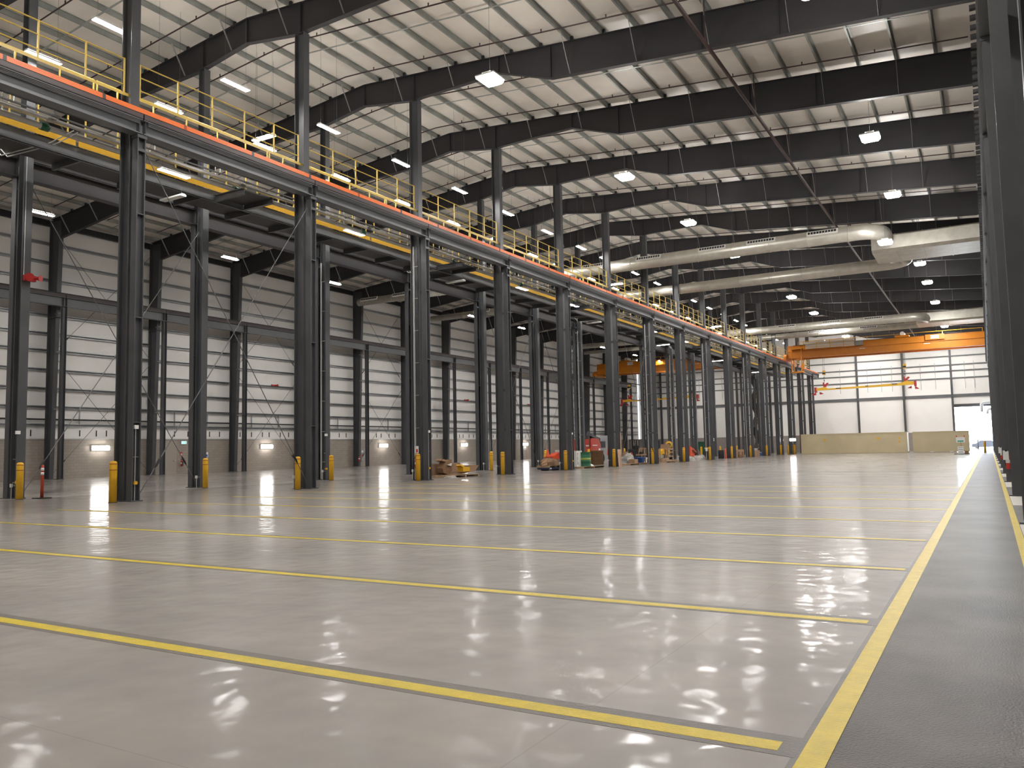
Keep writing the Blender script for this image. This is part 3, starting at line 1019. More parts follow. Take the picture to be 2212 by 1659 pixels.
cl = cable_ladder('vertical cable run with struts on the third second-row column', (-29.32, Y(2) - .165, 0), 11.2)
for k, lab in ((6, 'seventh'), (9, 'tenth')): dup(cl, (-29.32, Y(k) - .165, 0), f'vertical cable run with struts on the {lab} second-row column')
for k in (2, 6, 8, 10): dup(cl, (XA - .5, Y(k) - .165, 0), f'vertical cable run with struts on the {ORD[k]} front-row column')
t = thing('warning_horn', 'red warning horn cluster high on the first second-row column', 'horn', (-29.02, Y(0), 7.75))
MB().tube([(-.08, 0, .02), (.05, 0, .02), (.2, -.05, .0), (.32, -.1, -.02)], [.05, .06, .09, .15], 10).build('bell', 'red_paint', t)
MB().box(-.08, .06, -.12, .28, -.1, .1).build('body', 'red_paint', t)
MB().tube([(0, .15, 0), (.2, .25, 0), (.3, .3, 0)], [.04, .06, .12], 10).build('bell', 'red_paint', t)
MB().tube([(-.06, -.1, .1), (-.06, -.1, 4.7)], .012, 5).build('conduit', 'conduit_metal', t)
for i, (y, z) in enumerate(((51.0, 7.36), (81.5, 7.35), (97, 7.4))):
    t = thing('wall_horn', f'small red warning horn on a girt of the long wall, {ORD[i]} along', 'horn', (XW + .1, y, z), 'small red horns on the long wall')
    MB().box(0, .1, -.3, .05, 0, .12).build('body', 'red_paint', t)
    MB().tube([(.05, .05, .06), (.12, .25, .06), (.16, .35, .06)], [.05, .08, .13], 10).build('bell', 'red_paint', t)


def extinguisher(label, loc, rz=0, group='fire extinguishers'):
    t = thing('fire_extinguisher', label, 'fire extinguisher', loc, group, rz)
    MB().lathe([(.06, 0), (.085, .015), (.085, .38), (.07, .44), (.03, .48), (.028, .52)], n=16).build('cylinder', 'sign_red', t)
    MB().lathe([(.0855, .20), (.0875, .205), (.0875, .30), (.0855, .305)], n=16).build('label_band', 'sign_white', t)
    MB().box(-.02, .02, -.03, .10, .52, .56).box(-.018, .018, -.02, .13, .585, .60).build('valve', 'black_plastic', t)
    MB().tube([(.03, .03, .54), (.10, .04, .45), (.105, .03, .25), (.09, .02, .12)], .014, 6).build('hose', 'black_plastic', t)
    return t


def sign(name, label, loc, w, h, m, rz=0, inner=None, cat='sign'):
    t = thing(name, label, cat, loc, None, rz)
    MB().box(0, .008, -w / 2, w / 2, 0, h).build('board', m, t)
    if inner: MB().box(.008, .011, -w * .32, w * .32, h * .12, h * .6).build('pictogram', inner, t)
    return t


ex = extinguisher('red fire extinguisher hung on the third front-row column', (-23.30, Y(2) - .25, .55), math.pi)
MB().box(-.04, .04, -.165, -.085, .05, .42).build('bracket', 'steel', ex)
t = sign('extinguisher_sign', 'white and red extinguisher sign on the third front-row column', (-23.33, Y(2) - .17, 1.27), .20, .34, 'sign_white', -math.pi / 2, 'sign_red')
ex2 = dup(ex, (XW + .24, 41.5, .55), 'red fire extinguisher on the block base by the tan door', None, math.pi / 2)
sign('extinguisher_sign', 'small red extinguisher sign over the extinguisher by the tan door', (XW + .01, 41.6, 1.35), .22, .32, 'sign_red', 0, 'sign_white')
dup(ex, (-53.30, Y(6) - .33, .5), 'red fire extinguisher at the sixth wall column behind the columns', None, math.pi)
dup(ex, (-53.30, Y(9) - .33, .3), 'tiny red fire extinguisher at the ninth wall column', None, math.pi)
dup(ex, (.50, Y(2) - .26, .42), 'red fire extinguisher on the third column beside the walkway', None, math.pi)
dup(ex, (.50, Y(4) - .26, .42), 'red fire extinguisher on the fifth column beside the walkway', None, math.pi)
for k, o in ((2, 'third'), (4, 'fifth')):
    t = thing('inspection_tag', f'white inspection tag board on the {o} column beside the walkway', 'tag', (.44, Y(k) - .36, .72), 'white tag boards beside the walkway')
    MB().box(-.09, .07, -.012, 0, 0, .30).build('board', 'sign_white', t)
    MB().box(-.03, .03, -.018, -.012, .27, .33).build('clip', 'black_plastic', t)
    MB().box(-.05, .04, .0, .22, .24, .27).build('arm', 'black_steel', t)

# doors of the long wall
def wall_door(n, y, m, z1=2.45):
    d = struct(MB().box(XW - .01, XW + .05, y - .62, y + .62, 0, z1).build(f'door_{n}', m))
    MB().box(XW + .05, XW + .09, y + .40, y + .46, .98, 1.02).box(XW + .05, XW + .10, y + .28, y + .46, 1.0, 1.03).build('door_handle', 'conduit_metal', d, world=True)
    MB().box(XW + .0, XW + .07, y - .70, y - .62, 0, z1 + .07).box(XW, XW + .07, y + .62, y + .70, 0, z1 + .07).box(XW, XW + .07, y - .62, y + .62, z1, z1 + .07).build('door_frame', m, d, world=True)


wall_door(1, 40.6, 'door_tan')
wall_door(2, 97.2, 'door_tan')
for i, (y, lab) in enumerate(((41.8, 'lit green exit sign over the tan door of the long wall'), (97.6, 'lit green exit sign over the far tan door of the long wall'))):
    t = thing('exit_sign', lab, 'exit sign', (XW + .04, y, 2.28), 'exit signs of the long wall')
    MB().box(0, .06, -.24, .24, 0, .24).build('housing', 'sign_white', t)
    MB().box(.06, .066, -.22, .22, .02, .22).build('face', 'exit_sign_face', t)
    MB().box(.066, .070, -.16, -.06, .05, .19).box(.066, .070, .04, .16, .05, .19).build('pictogram', 'sign_white', t)
sign('notice', 'white notice beside the far tan door of the long wall', (XW + .02, 96.0, 1.25), .4, .5, 'sign_white', 0, 'grey_plastic')
sign('notice', 'round white notice on the block base beyond the tan door', (XW + .01, 44.0, 1.2), .3, .42, 'sign_white', 0, 'blue_plastic')
t = thing('panel_board', 'grey electrical panel on the block base beside a wall lamp', 'panel', (XW + .02, 62.6, .55))
MB().box(0, .2, -.35, .35, 0, 1.2).build('cabinet', 'grey_plastic', t)
MB().box(.2, .21, -.12, .12, .8, 1.0).build('label_plate', 'sign_white', t)
MB().box(.2, .22, -.1, .1, .45, .6).build('switch', 'sign_red', t)

# ------------------------------------------------------------------ ducts
def arc(c, r, a0, a1, n=7):
    return [(c[0] + r * math.cos(a0 + (a1 - a0) * i / n), c[1] + r * math.sin(a0 + (a1 - a0) * i / n)) for i in range(n + 1)]


def make_duct(label, y, z, r, x0, x1, turn, vents):
    t = thing('air_duct', label, 'duct', ((x0 + x1) / 2, y, z), 'round air ducts under the roof')
    R = 1.5
    pts = [(x0, y, z), (-24, y, z), (-14, y, z), (x1, y, z)]
    rr = [r * .62, r * .9, r, r]
    for px, py in arc((x1, y + turn * R), R, -turn * math.pi / 2, 0)[1:]:
        pts.append((px, py, z)); rr.append(r)
    pts.append((x1 + R, y + turn * (R + 1.2), z)); rr.append(r)
    MB().tube(pts, rr, 18).build('shell', 'duct_metal', t, world=True)
    x = x0 + 1.5
    while x < x1:
        q = r * (.62 + .28 * (x - x0) / (-24 - x0)) if x < -24 else (r * (.9 + .1 * (x + 24) / 10) if x < -14 else r)
        o = MB().lathe([(q, -.02), (q + .028, -.012), (q + .028, .012), (q, .02)], n=18).build('seam', 'duct_metal', t)
        o.location = (x - t.location.x, 0, 0); o.rotation_euler = (0, math.pi / 2, 0)
        MB().bar((x, y, z + q), (x, y, top_z(x) + .05), .012).build('hanger', 'rod_metal', t, world=True)
        x += 2.6
    for x in vents:
        q = r * (.62 + .28 * (x - x0) / (-24 - x0)) if x < -24 else (r * (.9 + .1 * (x + 24) / 10) if x < -14 else r)
        a = math.radians(28)
        cy, cz = -(q + .01) * math.cos(a), (q + .01) * math.sin(a)
        v = MB().box(-1.0, 1.0, -.05, .06, -.15, .15).build('vent_frame', 'cabinet_white', t)
        v.location = (x - t.location.x, cy, cz); v.rotation_euler = (-a, 0, 0)
        for i in range(10):
            MB().box(-.92 + i * .187, -.92 + i * .187 + .14, -.058, -.05, -.09, .09).build('vent_slot', 'black_plastic', v)
    return t


make_duct('big round air duct across the hall, nearest of the four', 58.0, 15.42, .52, -50.5, -6.9, 1, (-49, -45.2, -26.0, -21.5, -16.6, -13.1, -9.0))
make_duct('big round air duct across the hall, second of the four', 69.6, 15.38, .48, -50.5, -6.2, -1, (-44, -36))
make_duct('big round air duct across the hall, third of the four', 99.5, 15.12, .48, -50.5, -6.9, 1, (-20, -15, -10.5))
make_duct('big round air duct across the hall, farthest of the four', 107.5, 15.25, .38, -50.5, -6.2, -1, (-18, -12))
for i, y in enumerate((63.8, 104.0)):
    t = thing('trunk_duct', f'broad flat trunk duct running to the side wall, {("nearer", "farther")[i]} of the two', 'duct', (-1.5, y, 15.3), 'broad trunk ducts')
    poly = [(-2.3, -.45), (-1.9, -.62), (1.9, -.62), (2.3, -.45), (2.3, .45), (1.9, .62), (-1.9, .62), (-2.3, .45)]
    MB().prism(poly, 'yz', -4.9, 2.0).build('shell', 'duct_metal', t)
    for x in (-3.4, -1.7, 0.0): MB().prism([(a * 1.012, b * 1.05) for a, b in poly], 'yz', x, x + .05).build('seam', 'duct_metal', t)
    MB().bar((-2, -1, .6), (-2, -1, 2.6), .02).build('hanger', 'rod_metal', t)
    MB().bar((-2, 1, .6), (-2, 1, 2.6), .02).build('hanger', 'rod_metal', t)

# ------------------------------------------------------------------ overhead cranes and their spreader beams
def text_mesh(txt, size, name, m, parent, loc, rot):
    cu = bpy.data.curves.new(name, 'FONT')
    cu.body = txt; cu.size = size; cu.extrude = .004; cu.align_x = 'CENTER'; cu.align_y = 'CENTER'
    tmp = bpy.data.objects.new(name, cu)
    C.objects.link(tmp)
    dg = bpy.context.evaluated_depsgraph_get()
    me = bpy.data.meshes.new_from_object(tmp.evaluated_get(dg))
    bpy.data.objects.remove(tmp)
    me.name = name
    me.materials.clear(); me.materials.append(M[m])
    o = bpy.data.objects.new(name, me)
    C.objects.link(o)
    o.parent = parent; o.location = loc; o.rotation_euler = rot
    return o


def make_crane(label, y, x0, x1, zr, cab, sign_x, cabinet):
    """x0, x1: rails; zr: top of the rails"""
    t = thing('overhead_crane', label, 'overhead crane', ((x0 + x1) / 2, y, zr), 'orange overhead cranes')
    B = lambda mb, nm, m='crane_orange', p=None: mb.build(nm, m, p or t, world=True)
    zb, zt = zr + .25, zr + 1.95
    for i, yy in enumerate((y - 1.25, y + 1.25)):
        g = MB()
        g.box(x0 + .3, x1 - .3, yy - .28, yy + .28, zb + .12, zt)
        g.box(x0 + .3, x1 - .3, yy - .36, yy + .36, zt, zt + .04).box(x0 + .3, x1 - .3, yy - .36, yy + .36, zb + .08, zb + .12)
        g.box(x0 + .3, x1 - .3, yy - .40, yy - .28, zb + .95, zb + 1.02)
        q = B(g, 'bridge_girder')
        MB().box(x0 + 1, x1 - 1, yy - .04, yy + .04, zt + .04, zt + .13).build('trolley_rail', 'rafter_steel', q, world=True)
    for x in (x0, x1):
        e = B(MB().prism([(y - 2.2, zr + .1), (y + 2.2, zr + .1), (y + 2.2, zr + .55), (y + 1.6, zr + .9), (y - 1.6, zr + .9), (y - 2.2, zr + .55)], 'yz', x - .18, x + .18), 'end_truck')
        for yy in (y - 1.9, y + 1.9):
            m = MB()
            m.tube([(x - .06, yy, zr + .16), (x + .06, yy, zr + .16)], .16, 14)
            m.build('wheel', 'black_steel', e, world=True)
    # two trolleys
    for i, x in enumerate(cabinet[2:]):
        q = B(MB().box(x - .8, x + .8, y - 1.5, y + 1.5, zt + .1, zt + .35), 'trolley_frame')
        MB().tube([(x, y - .7, zt + .62), (x, y + .7, zt + .62)], .27, 14).build('hoist_drum', 'cabinet_white', q, world=True)
    # cabinet and its walk rail
    cx0, cx1 = cabinet[:2]
    if cx1 > cx0:
        B(MB().box(cx0, cx1, y - 2.05, y - 1.70, zb + 1.15, zb + 2.05), 'electrical_cabinet', 'cabinet_white')
        B(MB().box(cx1 + .1, cx1 + 1.0, y - 2.0, y - 1.65, zb + 1.15, zb + 1.75), 'control_box', 'grey_plastic')
        r = MB().box(cx0 - .3, cx1 + .3, y - 2.25, y - 1.5, zb + 1.05, zb + 1.10)
        B(r, 'service_platform')
        for z in (1.35, 1.75, 2.15): B(MB().tube([(cx0 - .2, y - 2.2, zb + z), (cx1 + .2, y - 2.2, zb + z)], .03, 6), 'rail', 'bollard_yellow')
        x = cx0 - .2
        while x < cx1 + .3:
            B(MB().box(x - .03, x + .03, y - 2.23, y - 2.17, zb + 1.1, zb + 2.17), 'rail_post', 'bollard_yellow')
            x += 1.65
    # thin hand line over the far girder
    B(MB().tube([(x0 + 1, y + 1.9, zt + .9), (x1 - .5, y + 1.9, zt + .9)], .025, 6), 'hand_line', 'bollard_yellow')
    for i in range(6):
        x = x0 + 1 + i * (x1 - x0 - 1.5) / 5
        B(MB().box(x - .025, x + .025, y + 1.88, y + 1.92, zt - .1, zt + .9), 'hand_line_post', 'bollard_yellow')
    # capacity sign
    b = B(MB().box(sign_x - 1.05, sign_x + 1.05, y - 1.78, y - 1.70, zt - .55, zt + .12), 'sign_board')
    MB().box(sign_x - .46, sign_x + .46, y - 1.80, y - 1.78, zt - .42, zt + .0).build('sign_plate', 'sign_white', b, world=True)
    text_mesh('40 TON', .27, 'sign_lettering', 'black_plastic', b, (sign_x - t.location.x, -1.806, zt - .21 - zr), (math.pi / 2, 0, 0))
    for x in (x0 + 9.5, x1 - 6.5):
        B(MB().box(x - .35, x + .35, y - 1.55, y - 1.53, zb + .72, zb + .80), 'name_strip', 'sign_white')
    if cab:
        cx, cy = x0 + 1.55, y - 1.9
        c0, c1 = zr - 1.62, zr + 1.4
        for dx in (-.62, .62):
            for dy in (-.6, .6):
                B(MB().box(cx + dx - .05, cx + dx + .05, cy + dy - .05, cy + dy + .05, c0, c1), 'cab_post')
        B(MB().box(cx - .72, cx + .78, cy - .7, cy + .7, c0 - .06, c0 + .08), 'cab_floor')
        B(MB().box(cx - .75, cx + .75, cy - .7, cy + .7, c1, c1 + .12), 'cab_roof')
        B(MB().prism([(cx + .55, c0 + .1), (cx + .95, c0 + .55), (cx + .95, c0 + .95), (cx + .62, c0 + 1.2)], 'xz', cy - .62, cy - .55), 'cab_front_panel')
        B(MB().box(cx - .35, cx - .3, cy - .6, cy + .6, c0 + .1, c0 + 1.5), 'cab_side_panel')
        q = B(MB().box(cx + .05, cx + .45, cy - .25, cy + .2, c0 + .45, c0 + .55), 'operator_seat', 'black_plastic')
        MB().box(cx - .02, cx + .08, cy - .25, cy + .2, c0 + .5, c0 + 1.1).build('seat_back', 'black_plastic', q, world=True)
        B(MB().box(cx - .25, cx + .0, cy - .55, cy - .2, c0 + .08, c0 + .7), 'control_console', 'black_plastic')
        B(MB().box(cx + .1, cx + .7, cy + .6, cy + .64, c0 + .9, c0 + 1.6), 'cab_back_panel', 'cabinet_white')
    else:
        B(MB().box(x1 - 6.8, x1 - 4.6, y - 2.0, y - 1.5, zb - .0, zb + .5), 'service_box')
    return t


make_crane('orange overhead crane with hanging cab across the open hall', 113.2, XA, XR, GZ + .79, True, -5.05, (-20.2, -14.2, -18.35, -8.7))
make_crane('orange overhead crane across the low bay behind the columns', 117.2, WXC, XB, 12.33, False, -46.6, (0, 0, -47.7, -37.9))


def make_spreader(label, x, y, zt):
    """x = middle"""
    t = thing('spreader_beam', label, 'spreader beam', (x, y, 8.55), 'yellow spreader beams')
    MB().prism([(-6.0, -.22), (6.0, -.05), (6.0, .25), (4.95, .48), (4.3, .22), (-4.4, -.02), (-4.75, .22), (-6.0, .02)], 'xz', -.22, .22).build('beam', 'spreader_yellow', t)
    for sx, zz in ((-1, -.1), (1, .1)):
        e = MB().box(sx * 5.95 - .12, sx * 5.95 + .12, -.4, .4, zz - .35, zz + .3).build('end_bracket', 'red_paint', t)
        MB().prism([(sx * 5.9, zz - .3), (sx * 6.4, zz - .72), (sx * 5.9, zz - .72)], 'xz', -.32, -.1).build('twist_lock', 'red_paint', e)
        MB().prism([(sx * 5.5, zz - .28), (sx * 5.0, zz - .55), (sx * 5.5, zz - .62)], 'xz', .1, .35).build('twist_lock', 'red_paint', e)
    for px in (-4.83, 4.83):
        zb = .30 if px < 0 else .52
        l = MB().prism([(px - .12, zb - .1), (px + .14, zb - .1), (px + .55, zb + .38), (px + .35, zb + .48), (px + .02, zb + .2), (px - .05, zb + .55), (px - .2, zb + .5)], 'xz', -.12, .12).build('lifting_lug', 'red_paint', t)
        for j in range(5):
            o = MB().lathe([(.055, -.02), (.085, -.02), (.085, .02), (.055, .02)], n=10).build('chain_link', 'chain_metal', l)
            o.location = (px, 0, zb + .58 + j * .20); o.rotation_euler = (math.pi / 2, 0, 0 if j % 2 else math.pi / 2)
        h = MB().box(px - .17, px + .17, -.16, .16, zb + 1.52, zb + 2.1).build('hook_block', 'bollard_yellow', t)
        MB().box(px - .172, px + .172, -.165, .165, zb + 1.62, zb + 1.85).build('sheave_cover', 'black_plastic', h)
        for dx in (-.09, .09):
            MB().tube([(px + dx, 0, zb + 2.1), (px + dx, 0, zt - 8.55)], .018, 5).build('rope', 'rope_metal', h)
    for px, ww in ((-3.1, .62), (.35, .35), (3.6, .62)):
        MB().box(px - ww / 2, px + ww / 2, -.225, -.22, -.01 + px * .027, .10 + px * .027).build('marking_plate', 'black_plastic', t)
    return t


make_spreader('yellow spreader beam hanging under the crane before the end wall', -13.55, 113.2, 14.7)
make_spreader('yellow spreader beam hanging in the low bay behind the columns', -42.8, 117.2, 14.6)

# ------------------------------------------------------------------ containers
def make_container(label, x0, x1, y0, z0, z1, stickers):
    t = thing('shipping_container', label, 'container', ((x0 + x1) / 2, y0 + 1.2, 0), 'cream shipping containers')
    d = 2.4
    m = MB()
    m.box(x0 + .05, x1 - .05, y0 + .05, y0 + d - .05, z0 + .14, z1 - .06)
    body = m.build('shell', 'container_cream', t, world=True)
    x = x0 + .6
    while x < x1 - .4:
        MB().box(x, x + .025, y0 + .042, y0 + .05, z0 + .2, z1 - .12).build('panel_seam', 'container_cream', body, world=True)
        x += 1.45
    for x in (x0, x1 - .14):
        for y in (y0, y0 + d - .14):
            MB().box(x, x + .14, y, y + .14, z0, z1).build('corner_post', 'container_cream', t, world=True)
    for y in (y0, y0 + d - .1):
        MB().box(x0 + .14, x1 - .14, y, y + .1, z0, z0 + .16).build('bottom_rail', 'container_cream', t, world=True)
        MB().box(x0 + .14, x1 - .14, y + .01, y + .09, z1 - .09, z1).build('top_rail', 'container_cream', t, world=True)
    for x, z, w in stickers:
        MB().box(x, x + w, y0 + .036, y0 + .044, z, z + .24).build('warning_sticker', 'bollard_yellow', t, world=True)
    return t


CY = 111.6
c = make_container('long cream shipping container before the end wall', -21.4, -8.75, CY, .02, 2.58, ((-18.6, 1.65, .32), (-12.25, 1.72, .34), (-9.75, 1.7, .18), (-9.75, 1.25, .18)))
c = make_container('short cream shipping container beside the open bright door', -8.15, -2.1, CY, .04, 2.55, ())
MB().box(-6.3, -5.9, CY - .01, CY, .05, .13).build('fork_pocket', 'sign_white', c, world=True)
MB().box(-4.2, -3.8, CY - .01, CY, .05, .13).build('fork_pocket', 'sign_white', c, world=True)

# sign stand on the floor before the short container
t = thing('sign_stand', 'white sign on a stand with red corners and a white box pile', 'sign stand', (-2.5, 93.5, 0))
MB().box(-.62, .75, -.4, .4, 0, .05).build('foot_plate', 'rubber', t)
MB().box(-.30, .22, -.12, .14, .05, .78).build('box_pile', 'sign_white', t)
for z in (.2, .42, .63): MB().box(-.25, .17, -.125, -.12, z, z + .05).build('print_strip', 'grey_plastic', t)
MB().box(-.04, .06, -.03, .03, .78, 1.2).build('pole', 'wood', t)
b = MB().box(-.40, .38, -.03, 0, 1.18, 1.72).build('board', 'sign_white', t)
MB().box(-.28, .26, -.036, -.03, 1.24, 1.38).build('print_strip', 'sign_green', b)
for sx in (-1, 1): MB().prism([(sx * .40, 1.72), (sx * .25, 1.72), (sx * .38, 1.95)], 'xz', -.02, 0).build('red_flag', 'sign_red', b)
MB().box(.28, .66, -.2, .1, .05, .34).build('dark_case', 'cardboard_dark', t)

# things at the bright door
t = thing('wall_pipes', 'pair of bent white pipes over the corner of the bright door', 'pipe', (-.6, 137.2, 6.4))
MB().tube([(1.9, 0, .45), (.1, 0, .45), (-.1, 0, .25), (-.1, 0, -.9)], .22, 10).build('pipe', 'pvc_white', t)
MB().tube([(1.9, 0, -.55), (.8, 0, -.55), (.6, 0, -.75), (.6, 0, -1.2)], .18, 10).build('pipe', 'pvc_white', t)
t = thing('parked_car', 'dark car standing outside beyond the bright open door', 'car', (-.4, 152, -.02))
MB().prism([(-2.1, .28), (2.1, .28), (2.15, .75), (1.3, .85), (.7, 1.32), (-.9, 1.34), (-1.5, .88), (-2.1, .8)], 'xz', -.85, .85).build('body', 'car_paint', t)
for x in (-1.35, 1.35):
    for y in (-.8, .8): MB().tube([(x, y - .1, .32), (x, y + .1, .32)], .32, 14).build('wheel', 'rubber', t)
MB().box(-2.16, -2.1, -.6, .6, .5, .65).build('tail_light', 'sign_red', t)
t = thing('gate_post', 'slim dark post at the edge of the bright door', 'post', (-1.45, 136.6, 0))
MB().tube([(0, 0, 0), (0, 0, 1.7)], .06, 8).build('pole', 'black_steel', t)

# floor lamp with the bright streak
t = thing('flood_lamp', 'bright flood lamp on a pole at the end of the long container', 'lamp', (-22.05, 109.6, 0))
MB().tube([(0, 0, 0), (0, 0, 1.75)], .035, 8).build('pole', 'black_steel', t)
MB().box(-.2, .2, -.2, .2, 0, .03).build('foot', 'black_steel', t)
MB().box(-.40, .40, -.02, .14, 1.72, 2.08).build('housing', 'white_paint', t)
MB().box(-.36, .36, -.05, -.02, 1.75, 2.05).build('lens', 'wallpack_lens', t)

# ------------------------------------------------------------------ things left between the column rows
def pallet(label, loc, wx, wy, rz=0):
    t = thing('wooden_pallet', label, 'pallet', loc, None, rz)
    for j in range(3): MB().box(-wx / 2, wx / 2, -wy / 2 + j * (wy - .09) / 2, -wy / 2 + j * (wy - .09) / 2 + .09, 0, .10).build('bearer', 'wood', t)
    n = max(4, int(wx / .17))
    for j in range(n): MB().box(-wx / 2 + j * (wx - .1) / (n - 1), -wx / 2 + j * (wx - .1) / (n - 1) + .1, -wy / 2, wy / 2, .10, .125).build('deck_board', 'wood', t)
    return t


def lump(mb, c, r, n=9, m=6, seed=0, fz=1.0):
    """irregular rounded heap resting on z = c[2]"""
    rnd = random.Random(seed)
    vs, fs = [], []
    for i in range(m + 1):
        a = math.pi / 2 * i / m
        for k in range(n):
            t = 2 * math.pi * k / n
            q = 1 + rnd.uniform(-.13, .13)
            vs.append((c[0] + r[0] * q * math.cos(a) * math.cos(t), c[1] + r[1] * q * math.cos(a) * math.sin(t), c[2] + r[2] * math.sin(a) * (1 + rnd.uniform(-.1, .1) if 0 < i else 0)))
    for i in range(m):
        for k in range(n):
            fs.append((i * n + k, i * n + (k + 1) % n, (i + 1) * n + (k + 1) % n, (i + 1) * n + k))
    fs.append([m * n + k for k in range(n)])
    fs.append([k for k in reversed(range(n))])
    return mb.add(vs, fs, False)


def carton(label, loc, w, d, h, rz=0, open_top=False, m='cardboard', group=None):
    t = thing('cardboard_box', label, 'box', loc, group, rz)
    b = MB()
    e = .012
    b.box(-w / 2, w / 2, -d / 2, -d / 2 + e, 0, h).box(-w / 2, w / 2, d / 2 - e, d / 2, 0, h).box(-w / 2, -w / 2 + e, -d / 2 + e, d / 2 - e, 0, h).box(w / 2 - e, w / 2, -d / 2 + e, d / 2 - e, 0, h).box(-w / 2 + e, w / 2 - e, -d / 2 + e, d / 2 - e, 0, e)
    b.build('wall', m, t)
    if open_top:
        MB().bar((0, -d / 2, h), (0, -d / 2 - d * .3, h + .08), w, e).build('flap', m, t)
        MB().bar((-w / 2, 0, h), (-w / 2 - w * .28, 0, h + .12), d, e, up=(0, 0, 1)).build('flap', m, t)
    else:
        MB().box(-w / 2, w / 2, -d / 2, -.004, h, h + e).build('flap', m, t)
        MB().box(-w / 2, w / 2, .004, d / 2, h, h + e).build('flap', m, t)
    return t


# 1. flattened carton beside the third front column
pallet('low wooden pallet under the torn carton past the third front-row column', (-24.05, 35.1, 0), 1.3, 2.5)
t = thing('flattened_carton', 'large flattened cardboard carton standing behind the low wooden pallet', 'carton', (-24.75, 35.0, 0))
MB().box(-.02, .02, -1.55, 1.55, 0, .70).build('panel', 'cardboard', t)
MB().box(.02, .024, -1.15, -1.0, .12, .34).build('hand_hole', 'cardboard_dark', t)
t = thing('cardboard_sheet', 'bent loose cardboard sheet lying over the low wooden pallet', 'cardboard', (-23.95, 35.45, .13))
MB().prism([(-1.0, .0), (.3, .10), (.62, .13), (1.05, .42), (1.03, .44), (.6, .155), (.28, .125), (-1.0, .02)], 'yz', -.5, .45).build('sheet', 'cardboard_dark', t)
carton('orange open carton lying on the bent cardboard sheet', (-23.7, 35.35, .27), .34, .62, .24, 0, True, 'bollard_yellow')
t = thing('crumpled_carton', 'torn crumpled carton leaning on the flattened carton', 'carton', (-24.35, 34.55, .13))
MB().prism([(-.4, .35), (-.1, .72), (.1, .5), (.42, .78), (.46, .2), (.1, .02), (-.3, .1)], 'yz', -.2, .15).build('body', 'cardboard_dark', t)
MB().prism([(-.5, .74), (.0, .64), (.1, .72), (-.35, .82)], 'yz', -.25, .15).build('flap', 'cardboard', t)
MB().prism([(-.05, .5), (.3, .44), (.34, .58)], 'yz', .15, .22).build('paper_liner', 'sign_white', t)
for i, (dx, dy, w) in enumerate(((.25, -1.0, .25), (.35, -.75, .2), (.15, -.55, .28))):
    t = thing('paper_scrap', f'crumpled white paper on the floor before the torn carton, {ORD[i]} from the column', 'paper', (-23.6 + dx - .1, 34.6 + dy, 0), 'paper scraps by the carton')
    lump(MB(), (0, 0, 0), (w, w * .8, .10), seed=i).build('ball', 'rubble_grey', t)

# 2. blue-based pallet load, cone, tarp
t = thing('pallet_truck', 'dark blue low pallet truck base beside the fifth front-row bollard', 'pallet truck', (-24.2, 45.95, 0))
MB().box(-.4, .4, -.95, .95, .07, .19).build('deck', 'navy', t)
for y in (-.7, .7): MB().tube([(-.25, y, .07), (.25, y, .07)], .07, 10).build('roller', 'black_plastic', t)
MB().box(.4, .405, -.82, -.55, .10, .17).build('label_plate', 'sign_white', t)
pallet('wooden pallet on the dark blue pallet truck', (-24.2, 45.95, .19), .9, 1.9)
t = thing('wrapped_load', 'brown wrapped load heaped on the pallet by the fifth front-row column', 'load', (-24.25, 45.95, .315))
lump(MB(), (0, 0, 0), (.45, 1.0, .52), 12, 6, 5).build('wrap', 'cardboard', t)
MB().box(.36, .44, -.95, -.2, .02, .20).build('crate_side', 'cardboard_dark', t)
t = thing('traffic_cone', 'orange traffic cone on top of the brown wrapped load', 'cone', (-24.25, 45.75, .84))
MB().lathe([(.17, .0), (.13, .03), (.04, .50), (.03, .52), (0, .52)], n=14).build('body', 'cone_orange', t)
MB().box(-.2, .2, -.2, .2, -.03, .01).build('foot', 'cone_orange', t)
t = thing('orange_tarp', 'folded orange tarp bundle on the load beside the cone', 'tarp', (-24.2, 46.5, .70))
MB().prism([(-.45, .0), (.4, .0), (.45, .42), (.1, .36), (-.4, .20)], 'yz', -.22, .22).build('bundle', 'hot_orange', t)
t = thing('white_board', 'white board standing on edge behind the fifth front-row bollard', 'board', (-24.0, 47.05, 0))
MB().box(-.4, .4, 0, .04, 0, 1.28).build('panel', 'sign_white', t)
for z in (.2, .5, .8, 1.05): MB().box(-.3, .3, -.006, 0, z, z + .03).build('print_line', 'grey_plastic', t)

# 3. drum, bin and tube on a pallet past the fifth column
pallet('long wooden pallet under the green drum', (-24.0, 50.9, 0), 1.2, 3.4)
t = thing('bulk_bin', 'white bulk bin with black lettering behind the green drum', 'bin', (-24.2, 49.45, .125))
MB().box(-.35, .35, -.35, .5, 0, 1.06).build('bin', 'white_paint', t)
for i in range(7): MB().box(.351, .356, -.25, -.15 - (i % 3) * .03, .16 + i * .11, .23 + i * .11).build('lettering', 'black_plastic', t)
t = thing('steel_drum', 'dark green steel drum with a lighter band on the long pallet', 'drum', (-23.75, 50.15, .125))
MB().lathe([(.40, 0), (.42, .015), (.42, .035), (.405, .05), (.405, .32), (.42, .335), (.405, .35), (.405, .63), (.42, .645), (.405, .66), (.405, .93), (.42, .945), (.42, .965), (.40, .97), (.40, .955), (0, .955)], n=24).build('shell', 'drum_green', t)
MB().lathe([(.4055, .40), (.4075, .402), (.4075, .60), (.4055, .602)], n=24).build('band', 'drum_light_green', t)
MB().lathe([(.4075, .48), (.409, .481), (.409, .53), (.4075, .531)], n=24).build('label_stripe', 'bollard_yellow', t)
t = thing('cardboard_drum', 'tall brown fibre drum beside the sixth front-row bollard', 'drum', (-23.75, 52.2, .125))
